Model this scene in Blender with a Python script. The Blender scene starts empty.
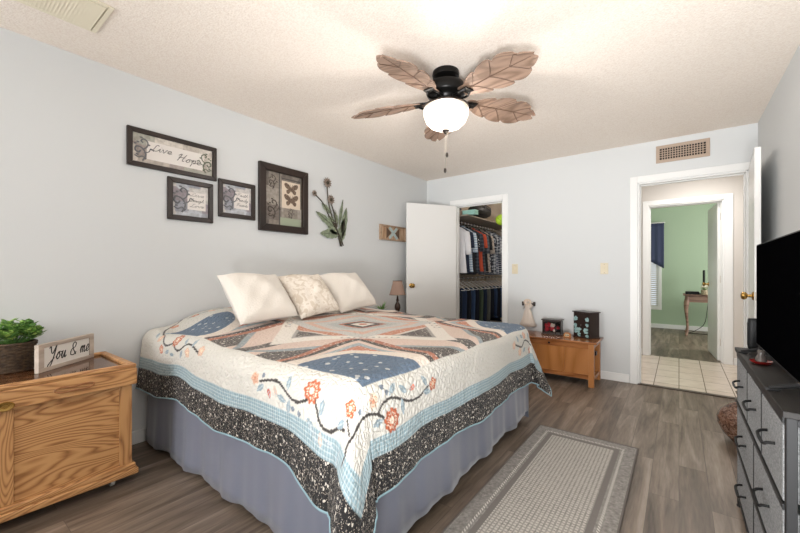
import bpy, bmesh, math, random
import numpy as np
from mathutils import Vector, Matrix, Euler
random.seed(7)
SC = bpy.context.scene
COL = SC.collection
PI = math.pi
# ------------------------------------------------------------------ camera, world, light
cam_d = bpy.data.cameras.new('camera'); cam = bpy.data.objects.new('camera', cam_d); COL.objects.link(cam)
cam.location = (0, 0, 1.138)
cam.rotation_euler = (PI/2, 0, math.radians(37.018))
cam_d.sensor_width = 36; cam_d.lens = 370/800*36; cam_d.shift_y = 5.5/800; cam_d.clip_start = .02
SC.camera = cam
W = bpy.data.worlds.new('world'); SC.world = W; W.use_nodes = True
W.node_tree.nodes['Background'].inputs[0].default_value = (.85, .92, 1, 1)
W.node_tree.nodes['Background'].inputs[1].default_value = 1.0
SC.view_settings.view_transform = 'Standard'; SC.view_settings.look = 'None'
SC.view_settings.exposure = 0.0; SC.view_settings.gamma = 1; SC.view_settings.use_curve_mapping = False
def area(name, loc, rot, sx, sy, power, col=(1, 1, 1)):
    d = bpy.data.lights.new(name, 'AREA'); d.shape = 'RECTANGLE'; d.size = sx; d.size_y = sy; d.energy = power; d.color = col
    o = bpy.data.objects.new(name, d); COL.objects.link(o); o.location = loc; o.rotation_euler = rot; return o
def point(name, loc, power, col=(1, 1, 1), r=.08):
    d = bpy.data.lights.new(name, 'POINT'); d.energy = power; d.color = col; d.shadow_soft_size = r
    o = bpy.data.objects.new(name, d); COL.objects.link(o); o.location = loc; return o
area('window_daylight', (-1.95, -2.94, 1.4), (-PI/2, 0, PI+math.radians(-12)), 1.6, 1.5, 97, (.97, .985, 1))
fill_lamp = area('low_fill', (.1, -.35, .55), (PI-math.radians(62), 0, math.radians(12)), .5, .4, 33, (.98, .99, 1)); fill_lamp.data.spread = math.radians(100)  # unseen fill lamp added behind the camera to brighten the far end
fill_lamp = area('ceiling_fill', (-.2, -1.2, .6), (PI-math.radians(35), 0, math.radians(-10)), 1.0, .8, 24, (.98, .99, 1)); fill_lamp.data.spread = math.radians(140)  # second added fill, aimed up to even out the ceiling
area('hall_fill', (.2, 5.3, 2.40), (0, 0, 0), .5, .5, 20, (1, .97, .93))  # unseen lamp added to light the hall
area('green_room_fill', (2.1, 7.6, 1.5), (0, PI/2, 0), 1.6, 1.4, 57, (1, 1, 1))  # added lamp at a windowless wall, brightens the green room
point('closet_fill', (-1.75, 5.2, 2.25), 10, (1, .93, .85), .07)  # unseen bulb added to light the closet
point('fan_light_bulb', (-1.213, 2.105, 2.085), 36, (1, .96, .92), .07)

# ------------------------------------------------------------------ materials
def lin(c):
    if isinstance(c, str): c = [int(c[i:i+2], 16)/255 for i in (0, 2, 4)]
    return tuple(x/12.92 if x <= .04045 else ((x+.055)/1.055)**2.4 for x in c[:3])
class NT:
    def __init__(s, m): s.t = m.node_tree; s.n = s.t.nodes; s.b = s.n['Principled BSDF']
    def new(s, t, **k):
        n = s.n.new(t)
        for a, v in k.items(): setattr(n, a, v)
        return n
    def link(s, a, b): s.t.links.new(a, b)
    def coords(s, kind='Object', scale=(1, 1, 1), rot=(0, 0, 0)):
        c = s.new('ShaderNodeTexCoord'); m = s.new('ShaderNodeMapping')
        m.inputs['Scale'].default_value = scale; m.inputs['Rotation'].default_value = rot
        s.link(c.outputs[kind], m.inputs[0]); return m.outputs[0]
    def ramp(s, fac, stops):
        r = s.new('ShaderNodeValToRGB'); e = r.color_ramp.elements
        while len(e) < len(stops): e.new(.5)
        for q, (p, c) in zip(e, stops): q.position = p; q.color = (*lin(c), 1)
        s.link(fac, r.inputs[0]); return r.outputs[0]
    def noise(s, v, scale, detail=3, dist=0, out='Fac'):
        n = s.new('ShaderNodeTexNoise'); n.inputs['Scale'].default_value = scale; n.inputs['Detail'].default_value = detail
        n.inputs['Distortion'].default_value = dist; s.link(v, n.inputs['Vector']); return n.outputs[out]
    def bump(s, h, strength, dist=.01):
        b = s.new('ShaderNodeBump'); b.inputs['Strength'].default_value = strength; b.inputs['Distance'].default_value = dist
        s.link(h, b.inputs['Height']); s.link(b.outputs[0], s.b.inputs['Normal'])
    def mix(s, f, a, b, mode='MIX'):
        m = s.new('ShaderNodeMix', data_type='RGBA', blend_type=mode)
        for i, v in ((0, f), (6, a), (7, b)):
            if isinstance(v, bpy.types.NodeSocket): s.link(v, m.inputs[i])
            elif isinstance(v, (float, int)): m.inputs[i].default_value = v
            else: m.inputs[i].default_value = (*lin(v), 1)
        return m.outputs[2]
    def math(s, op, a, b=0, clamp=False):
        m = s.new('ShaderNodeMath', operation=op, use_clamp=clamp)
        for i, v in ((0, a), (1, b)):
            if isinstance(v, bpy.types.NodeSocket): s.link(v, m.inputs[i])
            else: m.inputs[i].default_value = v
        return m.outputs[0]
    def base(s, c): s.link(c, s.b.inputs['Base Color'])
MATS = {}
def mat(name, col, rough=.55, metal=0, var=None, bump=None, spec=.5, sheen=0, coat=0):
    if name in MATS: return MATS[name]
    m = bpy.data.materials.new(name); m.use_nodes = True; t = NT(m); MATS[name] = m
    t.b.inputs['Base Color'].default_value = (*lin(col), 1); t.b.inputs['Roughness'].default_value = rough
    t.b.inputs['Metallic'].default_value = metal; t.b.inputs['Specular IOR Level'].default_value = spec
    t.b.inputs['Sheen Weight'].default_value = sheen; t.b.inputs['Coat Weight'].default_value = coat
    v = t.coords()
    if var:                                            # (second colour, scale, stretch)
        n = t.noise(t.coords(scale=var[2] if len(var) > 2 else (1, 1, 1)), var[1], 4)
        t.base(t.ramp(n, [(.35, col), (.65, var[0])]))
    if bump: t.bump(t.noise(v, bump[0], 3), bump[1], bump[2] if len(bump) > 2 else .003)
    return m
def wood(name, cols, axis='X', scale=6, rough=.4, ring=9, bumpy=.15):
    m = bpy.data.materials.new(name); m.use_nodes = True; t = NT(m); MATS[name] = m
    st = {'X': (.16, 1, 1), 'Y': (1, .16, 1), 'Z': (1, 1, .16)}[axis]
    n0 = t.noise(t.coords(scale=st), scale, 1.5, .25)
    w = t.math('MULTIPLY', t.math('ADD', t.math('SINE', t.math('MULTIPLY', n0, ring*8)), 1), .5)
    st2 = {'X': (.04, 1, 1), 'Y': (1, .04, 1), 'Z': (1, 1, .04)}[axis]
    g = t.noise(t.coords(scale=st2), 170, 2)
    f = t.math('ADD', t.math('MULTIPLY', t.math('POWER', w, .6), .6), t.math('MULTIPLY', g, .4))
    c = t.ramp(f, [(.12, cols[0]), (.45, cols[1]), (.75, cols[2])]); t.base(c)
    t.b.inputs['Roughness'].default_value = rough; t.bump(f, bumpy, .001)
    return m

m_wall = mat('wall_paint', 'd6d8d8', .75, bump=(160, .12, .002))
m_trim = mat('white_trim_paint', 'eeeeec', .35)
m_door = mat('white_door_paint', 'ecebe8', .3)
m_green = mat('green_wall_paint', 'afc4a9', .7, bump=(150, .1, .002))
m_hallw = mat('hall_wall_paint', 'd5cfc8', .6, bump=(150, .1, .002))
def popcorn():
    m = mat('popcorn_ceiling', 'f0e4d8', .9); t = NT(m)
    v = t.coords(); a = t.noise(v, 110, 4); vo = t.new('ShaderNodeTexVoronoi'); vo.inputs['Scale'].default_value = 110; t.link(v, vo.inputs['Vector'])
    h = t.math('SUBTRACT', a, t.math('MULTIPLY', vo.outputs['Distance'], .45)); t.bump(h, .5, .004)
    t.base(t.ramp(a, [(.3, 'ecdfd2'), (.6, 'f7ede2')]))
    return m
m_ceil = popcorn()
def planks():
    m = mat('plank_floor', '7b7067', .42); t = NT(m)
    v = t.coords(rot=(0, 0, PI/2))
    br = t.new('ShaderNodeTexBrick'); br.offset = .37; br.offset_frequency = 2
    br.inputs['Scale'].default_value = 1; br.inputs['Brick Width'].default_value = 1.15; br.inputs['Row Height'].default_value = .125
    br.inputs['Mortar Size'].default_value = .0014; br.inputs['Mortar Smooth'].default_value = 0; br.inputs['Bias'].default_value = 0
    br.inputs['Color1'].default_value = (0, 0, 0, 1); br.inputs['Color2'].default_value = (1, 1, 1, 1); br.inputs['Mortar'].default_value = (.5, .5, .5, 1)
    t.link(v, br.inputs['Vector'])
    off = t.new('ShaderNodeVectorMath', operation='MULTIPLY_ADD'); t.link(br.outputs['Color'], off.inputs[0]); off.inputs[1].default_value = (3.1, 5.3, 0)
    t.link(t.coords(scale=(1, .09, 1)), off.inputs[2])
    n = t.noise(off.outputs[0], 14, 6, .9); g = t.noise(off.outputs[0], 90, 3, .3)
    f = t.math('ADD', t.math('MULTIPLY', n, .75), t.math('MULTIPLY', g, .25))
    grain = t.ramp(f, [(.33, '5c5045'), (.47, '83766a'), (.56, '96897c'), (.68, 'afa397')])
    tone = t.ramp(br.outputs['Color'], [(0, 'c4bcb4'), (.5, 'd8d2cc'), (1, 'ece8e4')])
    c = t.mix(1.0, grain, tone, 'MULTIPLY'); c = t.mix(t.math('MULTIPLY', br.outputs['Fac'], .4), c, '2c2622'); t.base(c)
    t.bump(t.math('SUBTRACT', f, br.outputs['Fac']), .25, .002)
    return m
m_floor = planks()
def tiles():
    m = mat('hall_tile', 'e0d6c8', .25); t = NT(m)
    br = t.new('ShaderNodeTexBrick'); br.offset = 0
    for k, v in (('Scale', 1), ('Brick Width', .206), ('Row Height', .31), ('Mortar Size', .004), ('Bias', 0)): br.inputs[k].default_value = v
    br.inputs['Color1'].default_value = (*lin('eadfd2'), 1); br.inputs['Color2'].default_value = (*lin('e3d6c8'), 1); br.inputs['Mortar'].default_value = (*lin('8f8376'), 1)
    mp = t.coords(); t.link(mp, br.inputs['Vector']); n = t.noise(mp, 9, 3)
    t.base(t.mix(.4, br.outputs['Color'], t.ramp(n, [(.3, 'dcd2c6'), (.6, 'fbf6f0')]), 'MULTIPLY'))
    return m
m_tile = tiles()
m_oak = wood('golden_oak', ['8a5c34', 'b58150', 'cb9a66'], 'Y', 8, .35, 19)
m_oakv = wood('golden_oak_upright', ['8c5f38', 'b58252', 'c99864'], 'Z', 9, .35, 16)
m_oakd = wood('dark_glossy_oak', ['40291a', '563722', '6b462c'], 'Y', 5, .1, 12, .03)
m_chest = wood('honey_cedar', ['a0652f', 'ad713c', 'b57944'], 'Z', 3, .3, 4)
m_chestt = wood('honey_cedar_top', ['7c4a28', '945d35', 'a56c41'], 'X', 5, .16, 7, .05)
m_esp = mat('espresso_wood', '33241d', .3, var=('241812', 30, (1, 1, .2)))
m_blade = wood('carved_leaf_wood', ['6a5547', '7d6656', '8f7767'], 'X', 8, .45, 7)
m_blade_d = mat('leaf_groove', '5c4434', .6)
m_black = mat('black_metal', '141312', .35, .6)
m_blackp = mat('black_plastic', '0c0c0d', .5, spec=.25)
m_brass = mat('brass', 'b08d4f', .25, 1)
m_glassw = mat('frosted_bowl_glass', 'f4ece0', .3)
def frost():
    t = NT(m_glassw); tr = t.new('ShaderNodeBsdfTransparent'); mx = t.new('ShaderNodeMixShader'); mx.inputs[0].default_value = .35
    out = [n for n in t.n if n.type == 'OUTPUT_MATERIAL'][0]
    t.link(t.b.outputs[0], mx.inputs[1]); t.link(tr.outputs[0], mx.inputs[2]); t.link(mx.outputs[0], out.inputs[0])
frost()
m_plate = mat('ivory_plastic', 'd8ccb0', .4)
m_leaf = mat('boxwood_leaf', '6b9c46', .5, var=('b2d070', 45))
m_leafd = mat('dark_leaf', '3c6a34', .5, var=('7aa850', 30))

# ------------------------------------------------------------------ geometry helpers
class MB:
    def __init__(s): s.v = []; s.f = []; s.mi = []; s.cur = 0
    def slot(s, i): s.cur = i; return s
    def face(s, f): s.f.append(f); s.mi.append(s.cur)
    def add(s, vs, fs, M=None):
        o = len(s.v)
        s.v += [tuple(M @ Vector(p)) if M else tuple(p) for p in vs]
        for f in fs: s.face(tuple(o+i for i in f))
        return s
    def box(s, a, b, M=None):
        x0, y0, z0 = a; x1, y1, z1 = b
        if x0 > x1: x0, x1 = x1, x0
        if y0 > y1: y0, y1 = y1, y0
        if z0 > z1: z0, z1 = z1, z0
        return s.add([(x0, y0, z0), (x1, y0, z0), (x1, y1, z0), (x0, y1, z0), (x0, y0, z1), (x1, y0, z1), (x1, y1, z1), (x0, y1, z1)],
                     [(0, 3, 2, 1), (4, 5, 6, 7), (0, 1, 5, 4), (1, 2, 6, 5), (2, 3, 7, 6), (3, 0, 4, 7)], M)
    def prism(s, pts, d, M=None):                      # polygon in local xy, thickness d along z
        n = len(pts)
        return s.add([(x, y, 0) for x, y in pts]+[(x, y, d) for x, y in pts],
                     [tuple(range(n))[::-1], tuple(range(n, 2*n))]+[(i, (i+1) % n, n+(i+1) % n, n+i) for i in range(n)], M)
    def rings(s, rs, cap=True, M=None):
        n = len(rs[0]); vs = [p for r in rs for p in r]; fs = []
        for k in range(len(rs)-1):
            for i in range(n): fs.append((k*n+i, k*n+(i+1) % n, (k+1)*n+(i+1) % n, (k+1)*n+i))
        if cap: fs += [tuple(range(n))[::-1], tuple((len(rs)-1)*n+i for i in range(n))]
        return s.add(vs, fs, M)
    def lathe(s, prof, n=24, M=None, cap=True):
        return s.rings([[(r*math.cos(2*PI*i/n), r*math.sin(2*PI*i/n), z) for i in range(n)] for r, z in prof], cap, M)
    def tube(s, path, r, n=8, M=None, flat=None):
        P = [Vector(p) for p in path]; rs = []; up = Vector((0, 0, 1)); prev = None
        for i, p in enumerate(P):
            d = (P[min(i+1, len(P)-1)]-P[max(i-1, 0)])
            if d.length < 1e-9: d = Vector((0, 0, 1))
            d.normalize()
            if prev is None: a = d.cross(up if abs(d.z) < .9 else Vector((1, 0, 0))).normalized()
            else:
                a = prev-d*prev.dot(d); a = a.normalized() if a.length > 1e-6 else d.orthogonal().normalized()
            prev = a; b = d.cross(a); rr = r[i] if isinstance(r, (list, tuple)) else r
            rs.append([tuple(p+(a*math.cos(2*PI*k/n)+b*math.sin(2*PI*k/n))*rr) for k in range(n)])
        return s.rings(rs, True, M)
    def ball(s, c, r, n=12, M=None):
        if not isinstance(r, (tuple, list)): r = (r, r, r)
        rs = []
        for j in range(n//2+1):
            t = PI*j/(n//2); q = max(math.sin(t), .02)
            rs.append([(c[0]+r[0]*q*math.cos(2*PI*i/n), c[1]+r[1]*q*math.sin(2*PI*i/n), c[2]-r[2]*math.cos(t)) for i in range(n)])
        return s.rings(rs, True, M)
    def build(s, name, m, parent=None, smooth=False, bevel=0, seg=2):
        me = bpy.data.meshes.new(name); me.from_pydata(s.v, [], s.f); me.update()
        for q in (m if isinstance(m, (list, tuple)) else [m]): me.materials.append(q)
        if any(s.mi): me.polygons.foreach_set('material_index', s.mi)
        bm = bmesh.new(); bm.from_mesh(me); bmesh.ops.recalc_face_normals(bm, faces=bm.faces); bm.to_mesh(me); bm.free()
        if smooth: me.polygons.foreach_set('use_smooth', [True]*len(me.polygons))
        o = bpy.data.objects.new(name, me); COL.objects.link(o)
        if parent is not None: o.parent = parent
        if bevel:
            b = o.modifiers.new('bevel', 'BEVEL'); b.width = bevel; b.segments = seg; b.limit_method = 'ANGLE'; b.angle_limit = .6
        if smooth and smooth != 'full':
            try: me.set_sharp_from_angle(angle=.7)
            except Exception: pass
        return o
def tag(o, label=None, cat=None, group=None, kind=None):
    for k, v in (('label', label), ('category', cat), ('group', group), ('kind', kind)):
        if v: o[k] = v
    return o
def thing(name, label, cat, loc=(0, 0, 0), rz=0, group=None, rot=None):
    o = bpy.data.objects.new(name, None); COL.objects.link(o); o.empty_display_size = .05
    o.location = loc; o.rotation_euler = rot if rot else (0, 0, rz); return tag(o, label, cat, group)
def struct(name, mb, m, bevel=0, parent=None, smooth=False):
    o = mb.build(name, m, parent, smooth, bevel)
    if parent is None: o['kind'] = 'structure'
    return o
def kids(o): return [c for c in bpy.data.objects if c.parent == o]
def copy_tree(o, parent=None):
    c = o.copy(); COL.objects.link(c)
    if parent is not None: c.parent = parent
    for ch in kids(o): copy_tree(ch, c)
    return c
def catmull(pts, n=6, closed=False):
    P = [Vector(p) for p in pts]; out = []; N = len(P)
    for i in range(N if closed else N-1):
        g = lambda k: P[k % N] if closed else P[min(max(k, 0), N-1)]
        a, b, c, d = g(i-1), g(i), g(i+1), g(i+2)
        for k in range(n):
            t = k/n; out.append(tuple(.5*((2*b)+(c-a)*t+(2*a-5*b+4*c-d)*t*t+(3*b-a-3*c+d)*t**3)))
    if not closed: out.append(tuple(P[-1]))
    return out
T = Matrix.Translation
def RX(a): return Matrix.Rotation(a, 4, 'X')
def RY(a): return Matrix.Rotation(a, 4, 'Y')
def RZ(a): return Matrix.Rotation(a, 4, 'Z')
# maps local (x, y) drawing plane onto a wall that faces +X: x -> -Y?  (seen from the room: right = +Y, up = +Z)
WALLX = Matrix(((0, 0, 1, 0), (1, 0, 0, 0), (0, 1, 0, 0), (0, 0, 0, 1)))      # x->Y, y->Z, z->X
WALLY = Matrix(((1, 0, 0, 0), (0, 0, -1, 0), (0, 1, 0, 0), (0, 0, 0, 1)))     # x->X, y->Z, z->-Y
# ------------------------------------------------------------------ the room
XL, XR, YB, YR, HT = -2.88, .55, 4.455, -3.0, 2.44
WT = .11
def wall_open(axis, p0, p1, a0, a1, opens, h=HT, m=m_wall, name='wall'):
    """slab between p0..p1 across, running a0..a1 along, with openings (s,e,z0,z1)"""
    b = MB(); cur = a0
    def bx(s, e, z0, z1):
        if e-s < 1e-4 or z1-z0 < 1e-4: return
        if axis == 'Y': b.box((s, p0, z0), (e, p1, z1))
        else: b.box((p0, s, z0), (p1, e, z1))
    for s, e, z0, z1 in sorted(opens):
        bx(cur, s, 0, h); bx(s, e, 0, z0); bx(s, e, z1, h); cur = e
    bx(cur, a1, 0, h)
    return struct(name, b, m)
struct('floor', MB().box((XL-.1, YR-.1, -.06), (XR+.1, YB, 0)), m_floor)
struct('ceiling', MB().box((XL-.1, YR-.1, HT), (XR+.1, YB+WT, HT+.06)), m_ceil)
wall_open('X', XL-WT, XL, YR-WT, YB+WT, [], name='wall_left')
wall_open('X', XR, XR+WT, YR-WT, YB+WT, [(-2.2, -1.2, .9, 2.1)], name='wall_right')
DC0, DC1, DB0, DB1, DH = -2.43, -1.75, -.335, .49, 2.04
wall_open('Y', YB, YB+WT, XL, XR, [(DC0, DC1, 0, DH), (DB0, DB1, 0, DH)], name='wall_back')
wall_open('Y', YR-WT, YR, XL, XR, [(-2.75, -1.1, .55, 2.15)], name='wall_rear')
def window(name, axis, a0, a1, z0, z1, p, d, cols=2):
    t = bpy.data.objects.new(name, None); COL.objects.link(t); t['kind'] = 'structure'
    f = MB(); g = MB()
    def bx(m, s, e, lo, hi, t0, t1):
        if axis == 'Y': m.box((s, t0, lo), (e, t1, hi))
        else: m.box((t0, s, lo), (t1, e, hi))
    w = .045
    bx(f, a0, a1, z0, z0+w, p, p+d); bx(f, a0, a1, z1-w, z1, p, p+d)
    for i in range(cols+1):
        x = a0+(a1-a0-w)*i/cols; bx(f, x, x+w, z0+w, z1-w, p, p+d)
    bx(g, a0+w, a1-w, z0+w, z1-w, p+d*.45, p+d*.55)
    f.build('window_frame', m_trim, t, bevel=.003); g.build('pane', m_pane, t)
m_pane = mat('window_pane', 'ffffff', .0); NT(m_pane).b.inputs['Transmission Weight'].default_value = 1; NT(m_pane).b.inputs['IOR'].default_value = 1.02
window('window_1', 'Y', -2.75, -1.1, .55, 2.15, YR-.08, .05, 3)
window('window_2', 'X', -2.2, -1.2, .9, 2.1, XR+.03, .05, 2)
# hall, green room and closet shells
struct('floor_hall', MB().box((-2.0, YB+.03, -.06), (2.0, 6.10, 0)), m_tile)
struct('trim_threshold', MB().box((DB0, YB-.02, 0), (DB1, YB+.035, .009)), mat('threshold_metal', '4f443b', .5, .1), .003)
struct('floor_green_room', MB().box((-2.0, 6.10, -.06), (2.3, 9.3, 0)), m_floor)
struct('ceiling_hall', MB().box((-2.0, YB+WT, HT), (2.3, 9.3, HT+.06)), mat('plain_ceiling', 'e2d8cd', .8))
FB0, FB1 = -.335, .445
wall_open('Y', 6.08, 6.19, -1.28, 2.0, [(FB0, FB1, 0, DH)], m=m_hallw, name='wall_hall')
struct('wall_hall_end', MB().box((-1.28, YB+WT, 0), (-1.18, 6.08, HT)).box((1.9, YB+WT, 0), (2.0, 6.08, HT)), m_hallw)
struct('wall_hall_near', MB().box((XR+WT, YB, 0), (2.0, YB+WT, HT)), m_hallw)
wall_open('Y', 9.2, 9.3, -2.0, 2.3, [(-1.05, -.33, .42, 2.05)], m=m_green, name='wall_green_far')
struct('wall_green_right', MB().box((2.2, 6.19, 0), (2.3, 9.2, HT)), m_green)
struct('wall_green_left', MB().box((-1.3, 6.19, 0), (-1.2, 9.2, HT)), m_green)
struct('floor_closet', MB().box((XL, YB+.0, -.06), (-1.28, 6.6, 0)), m_floor)
struct('ceiling_closet', MB().box((XL, YB+WT, HT), (-1.28, 6.6, HT+.06)), m_ceil)
struct('wall_closet', MB().box((XL-.1, YB+WT, 0), (XL, 6.6, HT)).box((-1.40, YB+WT, 0), (-1.285, 6.6, HT)).box((XL, 6.5, 0), (-1.28, 6.6, HT)), mat('closet_paint', 'e0d2c0', .7))
# baseboards
BH, BD = .085, .014
def base(name, *boxes):
    b = MB()
    for q in boxes: b.box(*q)
    struct(name, b, m_trim, .004)
base('baseboard_left', ((XL, YR, 0), (XL+BD, YB, BH)))
base('baseboard_right', ((XR-BD, YR, 0), (XR, YB, BH)))
base('baseboard_back', ((XL, YB-BD, 0), (DC0-.07, YB, BH)), ((DC1+.07, YB-BD, 0), (DB0-.07, YB, BH)))
base('baseboard_hall', ((-1.2, 6.08-BD, 0), (FB0-.07, 6.08, BH)), ((FB1+.09, 6.08-BD, 0), (1.9, 6.08, BH)))
base('baseboard_green_room', ((-1.2, 9.2-BD, 0), (2.2, 9.2, BH)))
def casing(name, a0, a1, h, y, side=-1, w=.065, d=.016, depth=WT, wr=None):
    wr = w if wr is None else wr
    b = MB(); y0, y1 = (y-d, y) if side < 0 else (y, y+d)
    b.box((a0-w, y0, 0), (a0, y1, h+w)); b.box((a1, y0, 0), (a1+wr, y1, h+w)); b.box((a0, y0, h), (a1, y1, h+w))
    b.box((a0-.001, y, 0), (a0+.016, y+depth, h)); b.box((a1-.016, y, 0), (a1+.001, y+depth, h)); b.box((a0, y, h-.016), (a1, y+depth, h+.001))
    b.box((a0+.016, y+.05, 0), (a0+.026, y+.085, h-.016)); b.box((a1-.026, y+.05, 0), (a1-.016, y+.085, h-.016)); b.box((a0+.016, y+.05, h-.026), (a1-.016, y+.085, h-.016))
    struct(name, b, m_trim, .003)
casing('trim_1', DC0, DC1, DH, YB)
casing('trim_2', DB0, DB1, DH, YB, wr=.058)
casing('trim_3', FB0, FB1, DH, 6.08, wr=.085)
# doors: leaf along +x from the hinge at the origin
def door(name, loc, rz, w, knob_side=1, hinge=True):
    t = bpy.data.objects.new(name, None); COL.objects.link(t); t['kind'] = 'structure'; t.location = loc; t.rotation_euler = (0, 0, rz)
    MB().box((0, 0, .012), (w, .035, 2.022)).build('door_leaf', m_door, t, bevel=.002)
    for s in (-1, 1):
        y = -.0 if s < 0 else .035
        k = MB().lathe([(.031, 0), (.031, .004), (.026, .009), (.012, .012), (.011, .032), (.02, .036), (.028, .046), (.029, .056), (.024, .066), (.01, .071)], 20,
                       T((w-.06, y, .965)) @ RX(PI/2 if s < 0 else -PI/2))
        k.build('door_knob', m_brass, t, smooth=True)
    if hinge:
        h = MB()
        for z in (.2, 1.0, 1.8): h.tube([(-.004, .0, z), (-.004, .0, z+.09)], .006)
        h.build('hinge', m_brass, t, smooth=True)
    MB().box((w-.0005, .006, .935), (w+.0006, .026, .995)).build('latch_plate', mat('dull_plate', 'b8b0a0', .4, .6), t)
    return t
door('door_1', (DC0+.012, YB-.018, 0), math.atan2(3.82-4.44, -2.80+2.42), .715)
door('door_2', (DB1-.006, YB-.045, 0), math.radians(265.9), .80, hinge=False)
door('door_3', (FB1-.02, 6.20, 0), math.radians(94.5), .74)
# hall wall switch dot, etc.
# ------------------------------------------------------------------ bed
XH, XF, YN, YF, R = -2.85, -.90, .93, 2.885, .09
HEMF, HEMS = .475, .43
A1 = XF-R+HEMF; B0 = YN+R-HEMS; B1 = YF-R+HEMS
def sm(t):
    t = np.clip(t, 0, 1); return t*t*(3-2*t)
def quilt_pos(a, b):
    ca = XF-R
    ex = np.maximum(0, a-ca); e0 = np.maximum(0, YN+R-b); e1 = np.maximum(0, b-(YF-R))
    ey = e0+e1; sy = np.where(e0 > 0, -1.0, 1.0)
    X = np.minimum(a, ca); Y = np.clip(b, YN+R, YF-R)
    edge = np.minimum(np.minimum(b-(YN+R), (YF-R)-b), ca-a)
    z = .742+.03*sm(edge/.5)+.085*sm((-1.75-X)/.95)*(.75+.25*sm(edge/.35))
    z = z+.004*np.sin(a*9+b*5)*np.cos(b*8-a*3)+.003*np.sin(a*17-b*13)
    z = z-.055*sm((-2.15-X)/.5)*(1-sm(edge/.28))
    r = np.hypot(ex, ey); th = np.arctan2(ey, ex); arc = R*np.pi/2
    ph = np.minimum(r, arc)/R; l = np.maximum(0, r-arc); c2 = np.sin(2*th)**2
    per = b*(1-np.sin(th))+a*np.sin(th)
    rip = (.016*np.sin(per*6.5+1.2)+.005*np.sin(per*17+.5)+.002*np.sin(per*41))*l/.3*(1-c2)
    fold = .035*np.sin(th*8+.6)*c2*l/.3
    tilt = .05+.30*c2
    fl = sm((a+1.40)/.40)*np.sin(th)**2*(e0 > 0)*np.minimum(1, l/.33)
    out = R*np.sin(ph)+l*np.sin(tilt)+rip+fold
    drop = R*(1-np.cos(ph))+l*np.cos(tilt)+.085*fl; out = out+.02*fl
    th2 = th-.12*np.sin(4*th)*np.minimum(1, l/.3)
    return X+out*np.cos(th2), Y+sy*out*np.sin(th2), z-drop
def hash2(i, j): return np.mod(np.sin(i*127.1+j*311.7)*43758.5453, 1)
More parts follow.
